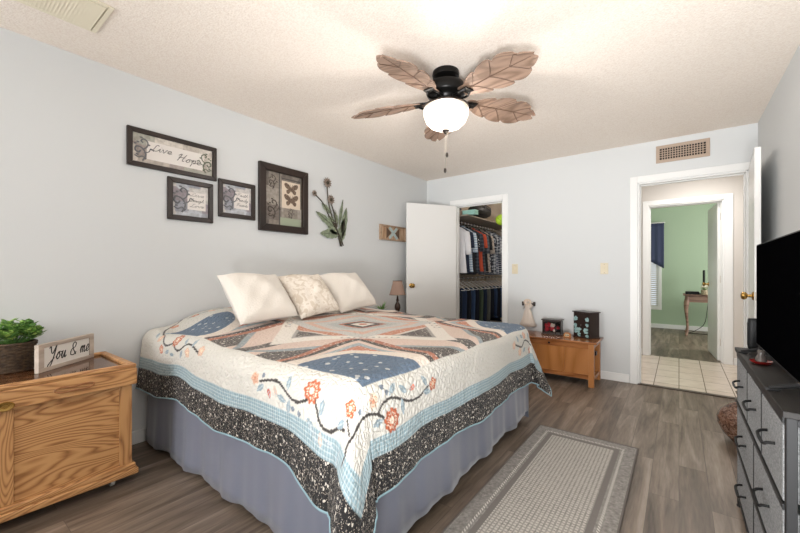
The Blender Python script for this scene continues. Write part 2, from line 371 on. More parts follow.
def build_quilt():
    st = .005
    aa = np.linspace(XH, A1, int((A1-XH)/st)); bb = np.linspace(B0, B1, int((B1-B0)/st))
    A, B = np.meshgrid(aa, bb, indexing='ij'); X, Y, Z = quilt_pos(A, B)
    na, nb = A.shape; n = na*nb
    me = bpy.data.meshes.new('quilt')
    idx = np.arange(n).reshape(na, nb)
    q = np.stack([idx[:-1, :-1], idx[1:, :-1], idx[1:, 1:], idx[:-1, 1:]], -1).reshape(-1, 4)
    me.vertices.add(n); me.vertices.foreach_set('co', np.stack([X, Y, Z], -1).ravel())
    me.loops.add(q.size); me.loops.foreach_set('vertex_index', q.ravel().astype(np.int32))
    me.polygons.add(len(q)); me.polygons.foreach_set('loop_start', np.arange(0, q.size, 4, dtype=np.int32))
    me.update(calc_edges=True); me.polygons.foreach_set('use_smooth', [True]*len(q))
    L = lambda h: np.array(lin(h))
    C = np.empty((na, nb, 3)); C[:] = L('d6d2c9')
    dark = np.zeros((na, nb)); blue = dark.copy(); plaid = dark.copy(); print_ = dark.copy()
    hem = np.minimum(np.minimum(B-B0, B1-B), A1-A)
    cx, cy, hx, hy = -1.76, 1.905, .84, .905
    dx, dy = np.abs(A-cx), np.abs(B-cy); p, qq = hx-dx, hy-dy
    inside = (p > 0) & (qq > 0)
    def put(m, c, d=0, b=0, pl=0, pr=0):
        C[m] = L(c); dark[m] = d; blue[m] = b; plaid[m] = pl; print_[m] = pr
    put(inside, '56514e', d=1)
    D = dx+dy
    put(inside & (D < .98) & (np.minimum(dx, dy) > .05), 'dcc6b8', pr=.3)
    put(inside & (D < .98) & (D > .93) & (np.minimum(dx, dy) > .05), '9aa3a6', pr=.4)
    put(inside & (D > .98) & (np.minimum(p, qq) < .06) & (np.maximum(dx/hx, dy/hy) > .9) & (np.minimum(dx, dy) < .14), 'dcc6b8', pr=.3)
    # corner blocks
    m = np.maximum(p, qq)
    put(inside & (m < .54), 'e2cfc2', pr=.2)
    put(inside & (m < .54) & (m > .50), 'b57860', pr=.9)
    put(inside & (m < .50) & (m > .465), '47423f', d=1)
    put(inside & (m < .465) & (m > .43), 'e0cbbd', pr=.2)
    put(inside & (m < .43) & (m > .395), 'a9b3b6', pr=.5)
    put(inside & (m < .395) & (m > .33), 'c9876c', pr=.9)
    rr = np.hypot(p, qq)
    put(inside & (rr < .46), 'e9ddd0'); put(inside & (rr < .385), '5f7287', b=1)
    # diamond medallion
    put(inside & (D < .74), 'e9e2d8')
    put(inside & (D < .60), 'd9d5cc', pr=.5)
    Mx = np.maximum(dx, dy*.92)
    put(inside & (D < .60) & (D > .57), 'a9a49e', d=.4)
    put(inside & (D < .57) & (D > .49), 'e0cdc0', pr=.4)
    put(inside & (Mx < .40) & (Mx > .34) & (D < .60), 'c98d72', pr=.9)
    put(inside & (D < .57) & (Mx > .42), '5c5653', d=.9)
    put(inside & (Mx < .34), 'cbc9c4', pr=.5)
    pass
    put(inside & (Mx < .27) & (Mx > .23), 'd9b6a3', pr=.8)
    put(inside & (Mx < .17), 'b9bcb9', pr=.6)
    put(inside & (Mx < .115), 'b96c4e', pr=.8); put(inside & (Mx < .095), '3e3a38', d=.8); put(inside & (Mx < .06), 'e9e2d8')
    put(inside & (np.hypot(dx, dy) < .03), 'c2704e', pr=.6)
    # outer bands
    put(hem < .208, '8ba3ab', pl=1)
    put(hem < .14, '161415', d=1)
    stroke = lambda: None
    def seg_dist(pts):
        d = np.full((na, nb), 9.0)
        lo = np.min(pts, 0)-.1; hi = np.max(pts, 0)+.1
        s = np.ix_((aa > lo[0]) & (aa < hi[0]), (bb > lo[1]) & (bb < hi[1])); a_, b_ = A[s], B[s]; dd = d[s]
        for (x0, y0), (x1, y1) in zip(pts[:-1], pts[1:]):
            vx, vy = x1-x0, y1-y0; t = np.clip(((a_-x0)*vx+(b_-y0)*vy)/(vx*vx+vy*vy+1e-12), 0, 1)
            dd = np.minimum(dd, np.hypot(a_-x0-t*vx, b_-y0-t*vy))
        d[s] = dd; return d
    def vine(pts, w=.0072, c='3a3532'):
        P = [(q[0], q[1]) for q in catmull([(x, y, 0) for x, y in pts], 5)]
        d = seg_dist(np.array(P)); C[d < w/2+.002] = L(c)
    def blob(x, y, ra, rb, ang, c, petals=0, c2=None, seed=0):
        s = np.ix_(np.abs(aa-x) < .08, np.abs(bb-y) < .08); a_, b_ = A[s]-x, B[s]-y
        u = a_*math.cos(ang)+b_*math.sin(ang); v = -a_*math.sin(ang)+b_*math.cos(ang)
        r = np.hypot(u/ra, v/rb)
        if petals: r = r/(1+.11*np.cos(petals*np.arctan2(v, u)))
        else: r = np.maximum(np.abs(u)/ra, 0)**1.6+(np.abs(v)/rb)          # pointed leaf
        k = C[s]; k[r < 1] = L(c)
        if c2:
            k[(r < .72) & (r > .5) & (np.mod(np.arctan2(v, u)*petals/PI, 1) > .45)] = L(c2)
            k[r < .33] = L(c2)
        elif not petals: k[(r < 1) & (np.abs(v) < .0022)] = L('b4bec3')
        C[s] = k
    BL, OR, PE = '8fa0a8', 'b9603c', 'd9b49c'
    vine([(-1.474, .882), (-1.41, .898), (-1.358, .906), (-1.318, .894), (-1.286, .874), (-1.258, .858), (-1.218, .85), (-1.182, .858), (-1.146, .874)])
    vine([(-1.106, .878), (-1.09, .846), (-1.07, .818), (-1.022, .806), (-.962, .826), (-.9, .842)])
    vine([(-.838, .77), (-.84, .80), (-.85, .826), (-.838, .866), (-.834, .922), (-.826, .966), (-.81, 1.038), (-.786, 1.082)])
    vine([(-.86, .85), (-.898, .874)], .005)
    vine([(-.81, 1.058), (-.834, 1.082), (-.842, 1.13), (-.83, 1.178), (-.806, 1.23), (-.794, 1.278), (-.794, 1.334), (-.826, 1.402)])
    for x, y in [(-1.13, .906), (-.762, 1.13)]: blob(x, y, .043, .043, .3, OR, 9, 'ecd9c4')
    for x, y, c in [(-1.514, .89, PE), (-.906, .91, OR), (-.858, 1.03, 'e0c9b4'), (-.826, 1.442, OR)]: blob(x, y, .028, .028, .7, c, 5, 'c98a6c' if c != OR else 'f0d8bc')
    for x, y, c in [(-1.406, .846, 'c25a44'), (-1.362, .866, PE), (-1.058, .77, PE), (-.85, 1.282, 'c9755a')]: blob(x, y, .026, .011, 1.9, c)
    for k, (x, y) in enumerate([(-1.47, .854), (-1.278, .915), (-1.318, .842), (-1.27, .82), (-1.066, .862), (-1.122, .794), (-.934, .846), (-.874, 1.146), (-.858, 1.214), (-.79, 1.206), (-.858, 1.374), (-.774, 1.05), (-1.018, .778), (-.802, 1.394), (-.906, .754), (-1.10, .775)]):
        blob(x, y, .034, .014, [.6, 1.7, 2.9, 1.4, 1.2, 2.6, .5, 2.2, .9, .1][k % 10], BL)
    for x, y in [(-1.242, .818), (-1.198, .81), (-.858, .938), (-.894, 1.09), (-.87, 1.11), (-1.455, .912)]: blob(x, y, .011, .011, 0, '77818c', 3)
    vine([(-2.85, 1.18), (-2.80, 1.13), (-2.76, 1.07), (-2.718, 1.026), (-2.65, .985), (-2.582, .962), (-2.518, .918), (-2.466, .906), (-2.394, .926)])
    vine([(-2.366, .91), (-2.318, .886), (-2.27, .894), (-2.23, .922), (-2.19, .934), (-2.126, .926), (-2.066, .914)])
    vine([(-2.80, 1.2), (-2.79, 1.3), (-2.815, 1.42), (-2.79, 1.55), (-2.81, 1.7)], .006)
    blob(-2.366, .95, .042, .042, 0, OR, 9, 'ecd9c4')
    for x, y, c in [(-2.738, 1.086, OR), (-2.606, .946, PE), (-2.534, .878, 'c9755a'), (-2.05, .93, PE), (-2.186, .886, PE), (-2.79, 1.36, PE), (-2.80, 1.52, OR), (-2.78, 1.24, OR)]: blob(x, y, .026, .026, .5, c, 5, 'f0d8bc')
    for k, (x, y) in enumerate([(-2.386, .858), (-2.262, .866), (-2.246, .946), (-2.614, .998), (-2.79, 1.29), (-2.68, .96), (-2.45, .87), (-2.15, .95), (-2.81, 1.45)]): blob(x, y, .03, .012, k*1.1, BL)
    vine([(-.834, 2.50), (-.81, 2.58), (-.80, 2.64), (-.834, 2.70), (-.82, 2.76), (-.79, 2.83), (-.80, 2.9)])
    for x, y, c in [(-.83, 2.49, PE), (-.874, 2.698, 'c9917a'), (-.746, 2.794, OR), (-.874, 2.83, PE), (-.77, 2.60, PE)]: blob(x, y, .026, .026, .5, c, 5, 'f0d8bc')
    for k, (x, y) in enumerate([(-.86, 2.56), (-.77, 2.68), (-.86, 2.78), (-.87, 2.64), (-.76, 2.87)]): blob(x, y, .03, .013, k*1.3+.6, BL)
    # embroidery sprigs on the cream diamond
    for sx in (-1, 1):
        for sy in (-1, 1):
            for k in range(5):
                t = .24+.05*k; x0, y0 = cx+sx*t, cy+sy*(.67-t)
                vine([(x0, y0), (x0+.012*sx, y0-.02), (x0+.03*sx, y0-.01), (x0+.035*sx, y0+.014)], .003, 'a08e82')
                blob(x0+.03*sx, y0+.02, .009, .009, 0, 'b98a74' if k % 2 else '9aa4a8', 3)
    for nm, arr in (('dark', dark), ('blue', blue), ('plaid', plaid), ('printed', print_)):
        at = me.attributes.new(nm, 'FLOAT', 'POINT'); at.data.foreach_set('value', arr.ravel().astype(np.float32))
    at = me.attributes.new('tint', 'FLOAT_COLOR', 'POINT'); at.data.foreach_set('color', np.concatenate([C, np.ones((na, nb, 1))], -1).ravel().astype(np.float32))
    at = me.attributes.new('flat', 'FLOAT_VECTOR', 'POINT'); at.data.foreach_set('vector', np.stack([A, B, 0*A], -1).ravel().astype(np.float32))
    m = mat('quilt_cotton', 'e9e4da', .85, sheen=.1); t = NT(m)
    def attr(n, o='Fac'): k = t.new('ShaderNodeAttribute'); k.attribute_name = n; return k.outputs[o]
    fl = attr('flat', 'Vector'); base_c = attr('tint', 'Color')
    def voro(scale, feat='F1', out='Distance', jit=1):
        v = t.new('ShaderNodeTexVoronoi', feature=feat); v.inputs['Scale'].default_value = scale; v.inputs['Randomness'].default_value = jit
        w = t.new('ShaderNodeVectorMath', operation='MULTIPLY_ADD'); t.link(t.noise(fl, 60, 2, 0, 'Color'), w.inputs[0]); w.inputs[1].default_value = (.012, .012, 0); t.link(fl, w.inputs[2])
        t.link(w.outputs[0], v.inputs['Vector']); return v.outputs[out]
    d1 = voro(150); d2 = voro(48)
    sp = t.math('MAXIMUM', t.math('LESS_THAN', d1, .30), t.math('LESS_THAN', d2, .22))
    c = t.mix(t.math('MULTIPLY', t.math('MULTIPLY', sp, attr('dark')), .85), base_c, t.ramp(d2, [(.2, 'e6ddd0'), (.5, 'b6aa9c')]))
    star = t.math('LESS_THAN', voro(20), .22); c = t.mix(t.math('MULTIPLY', t.math('MULTIPLY', star, attr('blue')), .8), c, 'd2d2cf')
    c = t.mix(t.math('MULTIPLY', t.math('MULTIPLY', t.math('LESS_THAN', voro(60), .28), attr('printed')), .8), c, 'efe4d8')
    sx = t.new('ShaderNodeSeparateXYZ'); t.link(fl, sx.inputs[0])
    def stripe(o, f): return t.math('GREATER_THAN', t.math('SINE', t.math('MULTIPLY', o, f)), .55)
    pl = t.math('ADD', t.math('MULTIPLY', stripe(sx.outputs[0], 420), .28), t.math('MULTIPLY', stripe(sx.outputs[1], 420), .28))
    c = t.mix(t.math('MULTIPLY', pl, attr('plaid')), c, 'dfe6e6'); t.base(c)
    q1 = voro(36, 'DISTANCE_TO_EDGE'); puff = t.math('MULTIPLY', t.math('POWER', t.math('MINIMUM', t.math('MULTIPLY', q1, 3), 1), .5), 1.0)
    t.bump(t.math('ADD', puff, t.math('MULTIPLY', t.noise(fl, 220, 2), .3)), .8, .007)
    me.materials.append(m)
    o = bpy.data.objects.new('quilt', me); COL.objects.link(o)
    so = o.modifiers.new('thick', 'SOLIDIFY'); so.thickness = .007; so.offset = -1
    tag(o, 'patchwork quilt with floral appliqué border and blue corner fans spread over the bed', 'quilt')
    # binding along the hem
    path = []
    for a in np.linspace(XH, A1, 120): path.append((a, B0))
    for b in np.linspace(B0, B1, 160): path.append((A1, b))
    for a in np.linspace(A1, XH, 120): path.append((a, B1))
    xs, ys, zs = quilt_pos(np.array([q[0] for q in path]), np.array([q[1] for q in path]))
    MB().tube(list(zip(xs, ys, zs)), .0045, 6).build('binding', mat('pale_blue_binding', '8fadb7', .7), o, smooth='full')
    return o
build_quilt()
bed = thing('bed', 'king size bed under the patchwork quilt, mattress on low box base', 'bed', (-1.865, 1.905, 0))
def rbox(hx, hy, z0, z1): return MB().box((-hx, -hy, z0), (hx, hy, z1))
rbox(.93, .935, .40, .71).build('mattress', mat('mattress_ticking', 'e6e2da', .8), bed, bevel=.05, seg=3)
rbox(.92, .915, .17, .40).build('box_spring', mat('box_fabric', '8b8c92', .8), bed, bevel=.02)
for x in (-.85, 0, .82):
    for y in (-.82, .82): MB().lathe([(.03, 0), (.03, .17)], 12, T((x, y, 0))).build('leg', m_black, bed)
def skirt():
    b = MB(); hx, hy, z1 = .945, .95, .41
    P = []
    def side(p0, p1, n, nx, ny):
        for i in range(n): t = i/n; P.append((p0[0]+(p1[0]-p0[0])*t, p0[1]+(p1[1]-p0[1])*t, nx, ny))
    side((-hx, -hy), (hx, -hy), 110, 0, -1); side((hx, -hy), (hx, hy), 110, 1, 0); side((hx, hy), (-hx, hy), 60, 0, 1)
    rows = []
    for k in range(9):
        row = []
        for i, (x, y, nx, ny) in enumerate(P):
            lift = .055*(nx > 0)*(.3+.7*(y+hy)/(2*hy)); z = z1-(z1-.025-lift)*k/8; s = (x+y)*1.0; am = .008*k/8
            w = am*(math.sin(s*13)+.7*math.sin(s*29+1)+.3*math.sin(s*61))
            row.append((x+nx*(w+.012*k/8), y+ny*(w+.012*k/8), z+(.008*math.sin(s*15) if k == 8 else 0)))
        rows.append(row)
    vs = [q for r_ in rows for q in r_]; n = len(P)
    b.add(vs, [(k*n+i, k*n+i+1, (k+1)*n+i+1, (k+1)*n+i) for k in range(8) for i in range(n-1)])
    m = mat('slate_blue_sateen', '747887', .45, bump=(900, .05), sheen=.3)
    o = b.build('bed_skirt', m, None, smooth='full'); o.location = (-1.865, 1.905, 0)
    o.modifiers.new('thick', 'SOLIDIFY').thickness = .003
    tag(o, 'slate blue satin bed skirt hanging to the floor under the quilt', 'bed skirt')
skirt()
def pillow(name, label, w, h, tk, loc, rot, m, group, pinch=.06):
    n = 22; b = MB(); top = []; bot = []
    for i in range(n+1):
        for j in range(n+1):
            u, v = 2*i/n-1, 2*j/n-1
            x = u*w/2*(1-pinch*(1-v*v)); y = v*h/2*(1-pinch*(1-u*u))
            z = tk/2*max(0, (1-u*u))**.36*max(0, (1-v*v))**.36
            z *= 1+.07*math.sin(u*5+v*3)+.05*math.sin(u*9-v*7)
            y -= .012*math.sin(u*2.2)*(v > 0)
            top.append((x, y, z)); bot.append((x, y, -z-.0005))
    N = n+1; f = [(i*N+j, (i+1)*N+j, (i+1)*N+j+1, i*N+j+1) for i in range(n) for j in range(n)]
    b.add(top, f); b.add(bot, [q[::-1] for q in f])
    o = b.build(name, m, None, smooth='full'); o.location = loc; o.rotation_euler = rot
    return tag(o, label, 'pillow', group)
m_pil = mat('cream_plush', 'ded7cd', .9, bump=(90, .5, .006), sheen=.3)
def brocade():
    m = mat('cream_brocade', 'd9cdbd', .6); t = NT(m); n = t.noise(t.coords(), 24, 5, .8)
    t.base(t.ramp(n, [(.42, 'cfc2b1'), (.5, 'e8e0d5'), (.6, 'ddd2c4')])); t.bump(n, .5, .004); return m
G = 'cream throw pillows along the headboard wall'
def leanrot(tilt, yaw, roll=0): return (Matrix.Rotation(yaw, 4, 'Z') @ RX(tilt) @ RZ(roll)).to_euler()
# pillow plane: x = width along +Y of the room, y = up the slope
pillow('throw_pillow', 'plain cream plush throw pillow nearest the camera, left of the brocade one', .42, .385, .18, (-2.21, 1.39, .974), leanrot(math.radians(48), math.radians(88), .05), m_pil, G)
pillow('throw_pillow', 'smaller cream brocade throw pillow in the middle of the three', .36, .375, .15, (-2.20, 1.80, .972), leanrot(math.radians(50), math.radians(84), .12), brocade(), G)
pillow('throw_pillow', 'plain cream plush throw pillow farthest from the camera, right of the brocade one', .42, .39, .17, (-2.25, 2.25, .978), leanrot(math.radians(48), math.radians(84), .12), m_pil, G)

# ------------------------------------------------------------------ rug
def rug():
    m = mat('woven_rug', '9a958f', .95); t = NT(m)
    c = t.new('ShaderNodeTexCoord'); s = t.new('ShaderNodeSeparateXYZ'); t.link(c.outputs['Object'], s.inputs[0])
    hx, hy = .305, .82
    ax = t.math('SUBTRACT', hx, t.math('ABSOLUTE', s.outputs[0])); ay = t.math('SUBTRACT', hy, t.math('ABSOLUTE', s.outputs[1])); e = t.math('MINIMUM', ax, ay)
    wx = t.math('SINE', t.math('MULTIPLY', s.outputs[0], 2*PI/.019)); wy = t.math('SINE', t.math('MULTIPLY', s.outputs[1], 2*PI/.019))
    cell = t.math('GREATER_THAN', t.math('MAXIMUM', t.math('MULTIPLY', wx, 1), t.math('MULTIPLY', wy, .0)), -.1)
    dots = t.math('MULTIPLY', t.math('GREATER_THAN', wx, -.35), t.math('GREATER_THAN', wy, -.35))
    inner = t.math('GREATER_THAN', e, .118)
    dash = t.math('MULTIPLY', t.math('MULTIPLY', t.math('GREATER_THAN', e, .066), t.math('LESS_THAN', e, .078)), t.math('GREATER_THAN', t.math('SINE', t.math('MULTIPLY', t.math('ADD', s.outputs[0], s.outputs[1]), 2*PI/.02)), 0))
    n = t.noise(c.outputs['Object'], 70, 4)
    basec = t.ramp(n, [(.3, '7c7874'), (.55, '96928d'), (.75, 'aaa6a0')])
    k = t.mix(t.math('MULTIPLY', inner, t.math('ADD', .12, t.math('MULTIPLY', dots, .75))), basec, 'cbc6bd')
    k = t.mix(t.math('MULTIPLY', dash, .9), k, 'd8d4cc')
    band = t.math('MULTIPLY', t.math('GREATER_THAN', e, .09), t.math('LESS_THAN', e, .118)); k = t.mix(band, k, '7b7672')
    t.base(k); t.bump(t.math('ADD', t.math('MULTIPLY', t.math('MULTIPLY', dots, inner), .6), n), .6, .004)
    o = MB().box((-.305, -.82, 0), (.305, .82, .008)).build('area_rug', m, None, bevel=.003)
    o.location = (-.515, 1.985, .001); tag(o, 'grey woven area rug with dotted centre and plain border on the floor beside the bed', 'rug')
    b = MB(); b.box((-.309, -.824, 0), (.309, -.812, .011)).box((-.309, .812, 0), (.309, .824, .011)).box((-.309, -.812, 0), (-.299, .812, .011)).box((.299, -.812, 0), (.309, .812, .011))
    b.build('binding', mat('rug_binding', '6e6863', .9), o, bevel=.003)
rug()
# ------------------------------------------------------------------ oak cart at the left
m_caster = mat('clear_caster', 'c8c6c0', .2)
def cart():
    cx, cy = -2.605, .25
    t = thing('storage_chest', 'golden oak storage chest on casters with brass lock, left of the bed', 'chest', (cx, cy, 0))
    hx, hy = .255, .485          # front face at local x = +hx
    X = hx-.012
    b = MB()   # carcass: back, sides, bottom plinth
    b.box((-hx+.01, -hy+.01, .10), (-hx+.03, hy-.01, .565)).box((-hx+.03, hy-.035, .10), (X-.02, hy-.015, .565)).box((-hx+.03, -hy+.015, .10), (X-.02, -hy+.035, .565)).box((-hx+.03, -hy+.035, .10), (X-.02, hy-.035, .12))
    b.build('body', m_oakv, t, bevel=.002)
    MB().box((-hx, -hy-.012, .05), (hx+.012, hy+.015, .082)).box((-hx+.003, -hy-.004, .082), (hx+.002, hy+.005, .108)).build('plinth', m_oak, t, bevel=.006)
    for y0, y1 in ((-hy+.01, -hy+.065), (-.03, .03), (hy-.065, hy-.01)):
        MB().box((X-.02, y0, .108), (X, y1, .53)).build('stile', m_oakv, t, bevel=.002)
    MB().box((X-.02, -hy+.065, .505), (X-.001, -.03, .53)).box((X-.02, .03, .505), (X-.001, hy-.065, .53)).build('rail', m_oak, t, bevel=.002)
    for y0, y1 in ((-hy+.065, -.03), (.03, hy-.065)):
        MB().box((X-.016, y0, .108), (X-.008, y1, .505)).build('front_panel', m_oak, t, bevel=.002)
    # lid with rim and recessed dark top
    lid = MB().box((-hx-.002, -hy-.005, .535), (hx+.012, hy+.008, .622)).build('lid', m_oak, t, bevel=.006)
    r = MB(); w = .03; z0, z1 = .622, .645
    r.box((hx-w+.008, -hy-.005, z0), (hx+.010, hy+.006, z1))
    r.box((-hx, -hy-.005, z0), (-hx+w, hy+.006, z1)).box((-hx+w, hy-w, z0), (hx-w+.008, hy+.006, z1)).box((-hx+w, -hy-.005, z0), (hx-w+.008, -hy+w, z1))
    r.build('rim', m_oak, lid, bevel=.008)
    MB().box((-hx+w, -hy+w, .622), (hx-w+.008, hy-w, .628)).build('tray_top', m_oakd, lid)
    # finger pull scooped in the lid front
    for y in (-.235, .235):
        p = catmull([(hx+.012, y-.075, .578), (hx+.018, y-.05, .592), (hx+.016, y-.01, .584), (hx+.018, y+.04, .592), (hx+.018, y+.072, .584), (hx+.018, y+.05, .568), (hx+.016, y, .568), (hx+.018, y-.05, .566)], 4, True)
        MB().tube(p+[p[0]], .004, 6).build('finger_pull', mat('pull_wood', '9a6438', .3), lid, smooth=True)
    MB().lathe([(.017, 0), (.021, .003), (.019, .006), (.009, .005), (.008, .003), (.0, .003)], 24, T((hx+.012, 0, .553)) @ RY(PI/2) @ Matrix.Diagonal((1, 1.45, 1, 1))).build('lock', m_brass, t, smooth=True)
    for x in (-.2, .19):
        for y in (-.40, .40):
            c = MB().tube([(x, y-.009, .024), (x, y+.009, .024)], .024, 18).box((x-.006, y-.012, .024), (x+.006, y+.012, .05))
            c.build('caster', m_caster, t, smooth=True)
cart()
def sign():
    L_, H_ = .365, .142
    yaw = math.atan2(.67-.38, -2.85+2.60)             # along direction
    t = thing('wooden_sign', 'whitewashed wooden sign reading You & me, standing on the oak chest', 'sign', (-2.558, .39, .6285), rz=yaw)
    fm = mat('whitewashed_wood', 'cabcae', .7, var=('a8978a', 22, (.2, 1, 1)))
    t.rotation_euler = (0, 0, yaw)
    w = .02
    M = Matrix.Identity(4)
    f = MB().box((0, 0, 0), (L_, .022, w), M).box((0, 0, H_-w), (L_, .022, H_), M).box((0, 0, w), (w+.012, .022, H_-w), M).box((L_-w-.012, 0, w), (L_, .022, H_-w), M)
    f.build('frame', fm, t, bevel=.002)
    pn = MB().box((w+.012, .006, w), (L_-w-.012, .016, H_-w), M).build('panel', mat('white_board', 'e4dfd8', .6), t)
    script(pn, 'You & me', .055, .048, .275, .038, M @ T((0, .0055, 0)) @ RX(PI/2), .0026, mat('sign_ink', '26221f', .6))
# ---- handwriting: single-stroke cursive glyphs, x-height 1
GL = {
 'Y': ([[(0, 1.7), (.15, 2), (.35, 1.2), (.6, .95), (.95, 1.95)], [(.95, 1.95), (.85, .8), (.6, -.5), (.25, -.9), (.2, -.5), (.9, .3)]], 1.15),
 'L': ([[(.85, 1.6), (.72, 2), (.5, 1.8), (.42, 1.1), (.36, .5), (.2, .06), (.02, .08), (.1, .28), (.35, .1), (.7, -.02), (.95, .3)]], .95),
 'H': ([[(0, 1.5), (.25, 2), (.35, 1.7), (.1, .0)], [(.95, 2), (.75, 1), (.7, .1), (.95, .1)], [(.1, 1), (.9, 1.1)]], 1.1),
 'F': ([[(.05, 1.6), (.3, 1.9), (1.1, 2)], [(.65, 1.9), (.45, .8), (.2, 0), (.0, .2)], [(.2, 1), (.8, 1.1)]], .95),
 '&': ([[(1.0, .35), (.6, 0), (.15, .2), (.2, .8), (.7, 1.1), (.8, 1.6), (.5, 1.8), (.3, 1.4), (.5, .8), (1.0, .0)]], 1.15),
 'e': ([[(0, .2), (.4, .45), (.5, .85), (.3, 1), (.1, .5), (.3, 0), (.65, .25)]], .62),
 'i': ([[(0, .25), (.2, 1), (.2, .2), (.35, 0), (.5, .25)], [(.27, 1.45), (.29, 1.5)]], .48),
 'v': ([[(0, .7), (.12, 1), (.25, .1), (.4, .05), (.6, .95), (.8, .9)]], .75),
 'o': ([[(0, .25), (.35, 1), (.1, .5), (.25, 0), (.55, .4), (.4, .95), (.8, .85)]], .75),
 'p': ([[(0, .3), (.22, 1), (.1, -.9)], [(.17, .6), (.45, 1), (.55, .4), (.3, 0), (.75, .25)]], .72),
 'a': ([[(.5, .9), (.2, .95), (.08, .35), (.25, 0), (.52, .9), (.5, .2), (.62, 0), (.78, .25)]], .75),
 'u': ([[(0, .3), (.15, 1), (.12, .2), (.3, 0), (.55, .95), (.53, .2), (.65, 0), (.8, .25)]], .78),
 'g': ([[(.5, .9), (.2, .95), (.08, .35), (.25, 0), (.52, .9), (.42, -.7), (.15, -.9), (.2, -.4), (.78, .25)]], .75),
 'h': ([[(0, .25), (.35, 1.7), (.25, 2), (.1, 0)], [(.12, .6), (.4, 1), (.45, .2), (.58, 0), (.75, .25)]], .72),
 't': ([[(0, .25), (.25, 1.7), (.18, .2), (.32, 0), (.5, .25)], [(.0, 1.15), (.45, 1.2)]], .48),
 'm': ([[(0, .3), (.12, 1), (.1, 0)], [(.12, .6), (.36, 1), (.38, 0)], [(.4, .6), (.65, 1), (.66, .2), (.78, 0), (.95, .25)]], .92),
 'n': ([[(0, .3), (.12, 1), (.1, 0)], [(.12, .6), (.4, 1), (.43, .2), (.55, 0), (.72, .25)]], .7),
 'l': ([[(0, .25), (.35, 1.7), (.25, 2), (.15, .2), (.3, 0), (.45, .25)]], .42),
 'y': ([[(0, .3), (.15, 1), (.12, .3), (.3, .1), (.55, .95), (.45, -.7), (.18, -.9), (.25, -.4), (.8, .25)]], .75),
 'r': ([[(0, .3), (.15, 1), (.22, .85), (.45, .95), (.4, .2), (.5, 0), (.65, .25)]], .62),
 'd': ([[(.5, .9), (.2, .95), (.08, .35), (.25, 0), (.52, .9), (.65, 2)], [(.6, 1.6), (.5, .2), (.62, 0), (.78, .25)]], .75),
 's': ([[(0, .25), (.3, 1), (.28, .7), (.42, .3), (.2, 0), (.05, .15), (.6, .25)]], .55),
}
def script(parent, text, x, y, width, xh, M, r, m, name='lettering', slant=.25):
    adv = sum(GL[c][1] if c in GL else .55 for c in text); k = width/adv; b = MB(); cur = 0
    for c in text:
        if c not in GL: cur += .55; continue
        for s in GL[c][0]:
            pts = [(x+(cur+px+slant*py*.8)*k, y+py*xh, 0) for px, py in s]
            b.tube(catmull(pts, 4), r, 5, M)
        cur += GL[c][1]
    return b.build(name, m, parent, smooth='full')
sign()
def basket_plant():
    x, y, z = -2.74, .325, .6285
    t = thing('plant_basket', 'dark woven basket planter on the oak chest behind the sign', 'basket', (x, y, z))
    m = mat('dark_wicker', '57432f', .8, var=('3a2b1e', 60))
    b = MB(); n = 40; rows = 18; H_ = .142
    for k in range(rows):
        zz = .006+H_*k/rows; r0 = .070+.011*k/rows
        b.tube([((r0+.005*math.sin(i*PI/2+(k % 2)*PI))*math.cos(2*PI*i/n), (r0+.005*math.sin(i*PI/2+(k % 2)*PI))*math.sin(2*PI*i/n), zz+.002*math.sin(i*PI/2)) for i in range(n+1)], .0045, 6)
    b.lathe([(.062, .001), (.068, .01), (.08, H_-.012), (.07, H_-.014)], 24)
    b.build('weave', m, t, smooth=True)
    MB().tube([(.083*math.cos(2*PI*i/n), .083*math.sin(2*PI*i/n), H_+.002) for i in range(n+1)], .007, 8).build('rim', m, t, smooth=True)
    p = thing('boxwood_plant', 'bushy green leafy plant growing in the dark basket', 'plant', (x, y, z+H_-.012))
    MB().lathe([(.066, 0), (.066, .008)], 20).build('soil', mat('soil', '2a211a', .9), p)
    st = MB(); lf = MB(); rnd = random.Random(3)
    for k in range(76):
        a = rnd.uniform(0, 2*PI); rr = .118*math.sqrt(rnd.random()); hh = (.125-.055*(rr/.118)**2)*rnd.uniform(.7, 1.12)
        tip = Vector((rr*math.cos(a), rr*math.sin(a), hh)); base_ = Vector((tip.x*.25, tip.y*.25, .005)); mid = Vector((tip.x*.8, tip.y*.8, hh*.55))
        st.tube([base_, mid, tip], [.0016, .0013, .001], 5)
        for j in range(8):
            q = mid.lerp(tip, j/7); an = j*2.4+a; s = .0205*rnd.uniform(.8, 1.25)
            d = Vector((math.cos(an), math.sin(an), .55)).normalized(); w_ = d.cross(Vector((0, 0, 1))).normalized(); nn = d.cross(w_)
            P = [q, q+d*s*.5+w_*s*.42, q+d*s*1.1+w_*s*.38, q+d*s*1.55, q+d*s*1.1-w_*s*.38, q+d*s*.5-w_*s*.42]
            mid_ = q+d*s*.8+nn*s*.16
            lf.slot(1 if rnd.random() < .4 else 0); lf.add(P+[mid_], [(6, i, (i+1) % 6) for i in range(6)])
    st.build('stem', m_leafd, p); lf.build('foliage', [m_leafd, m_leaf], p)
basket_plant()

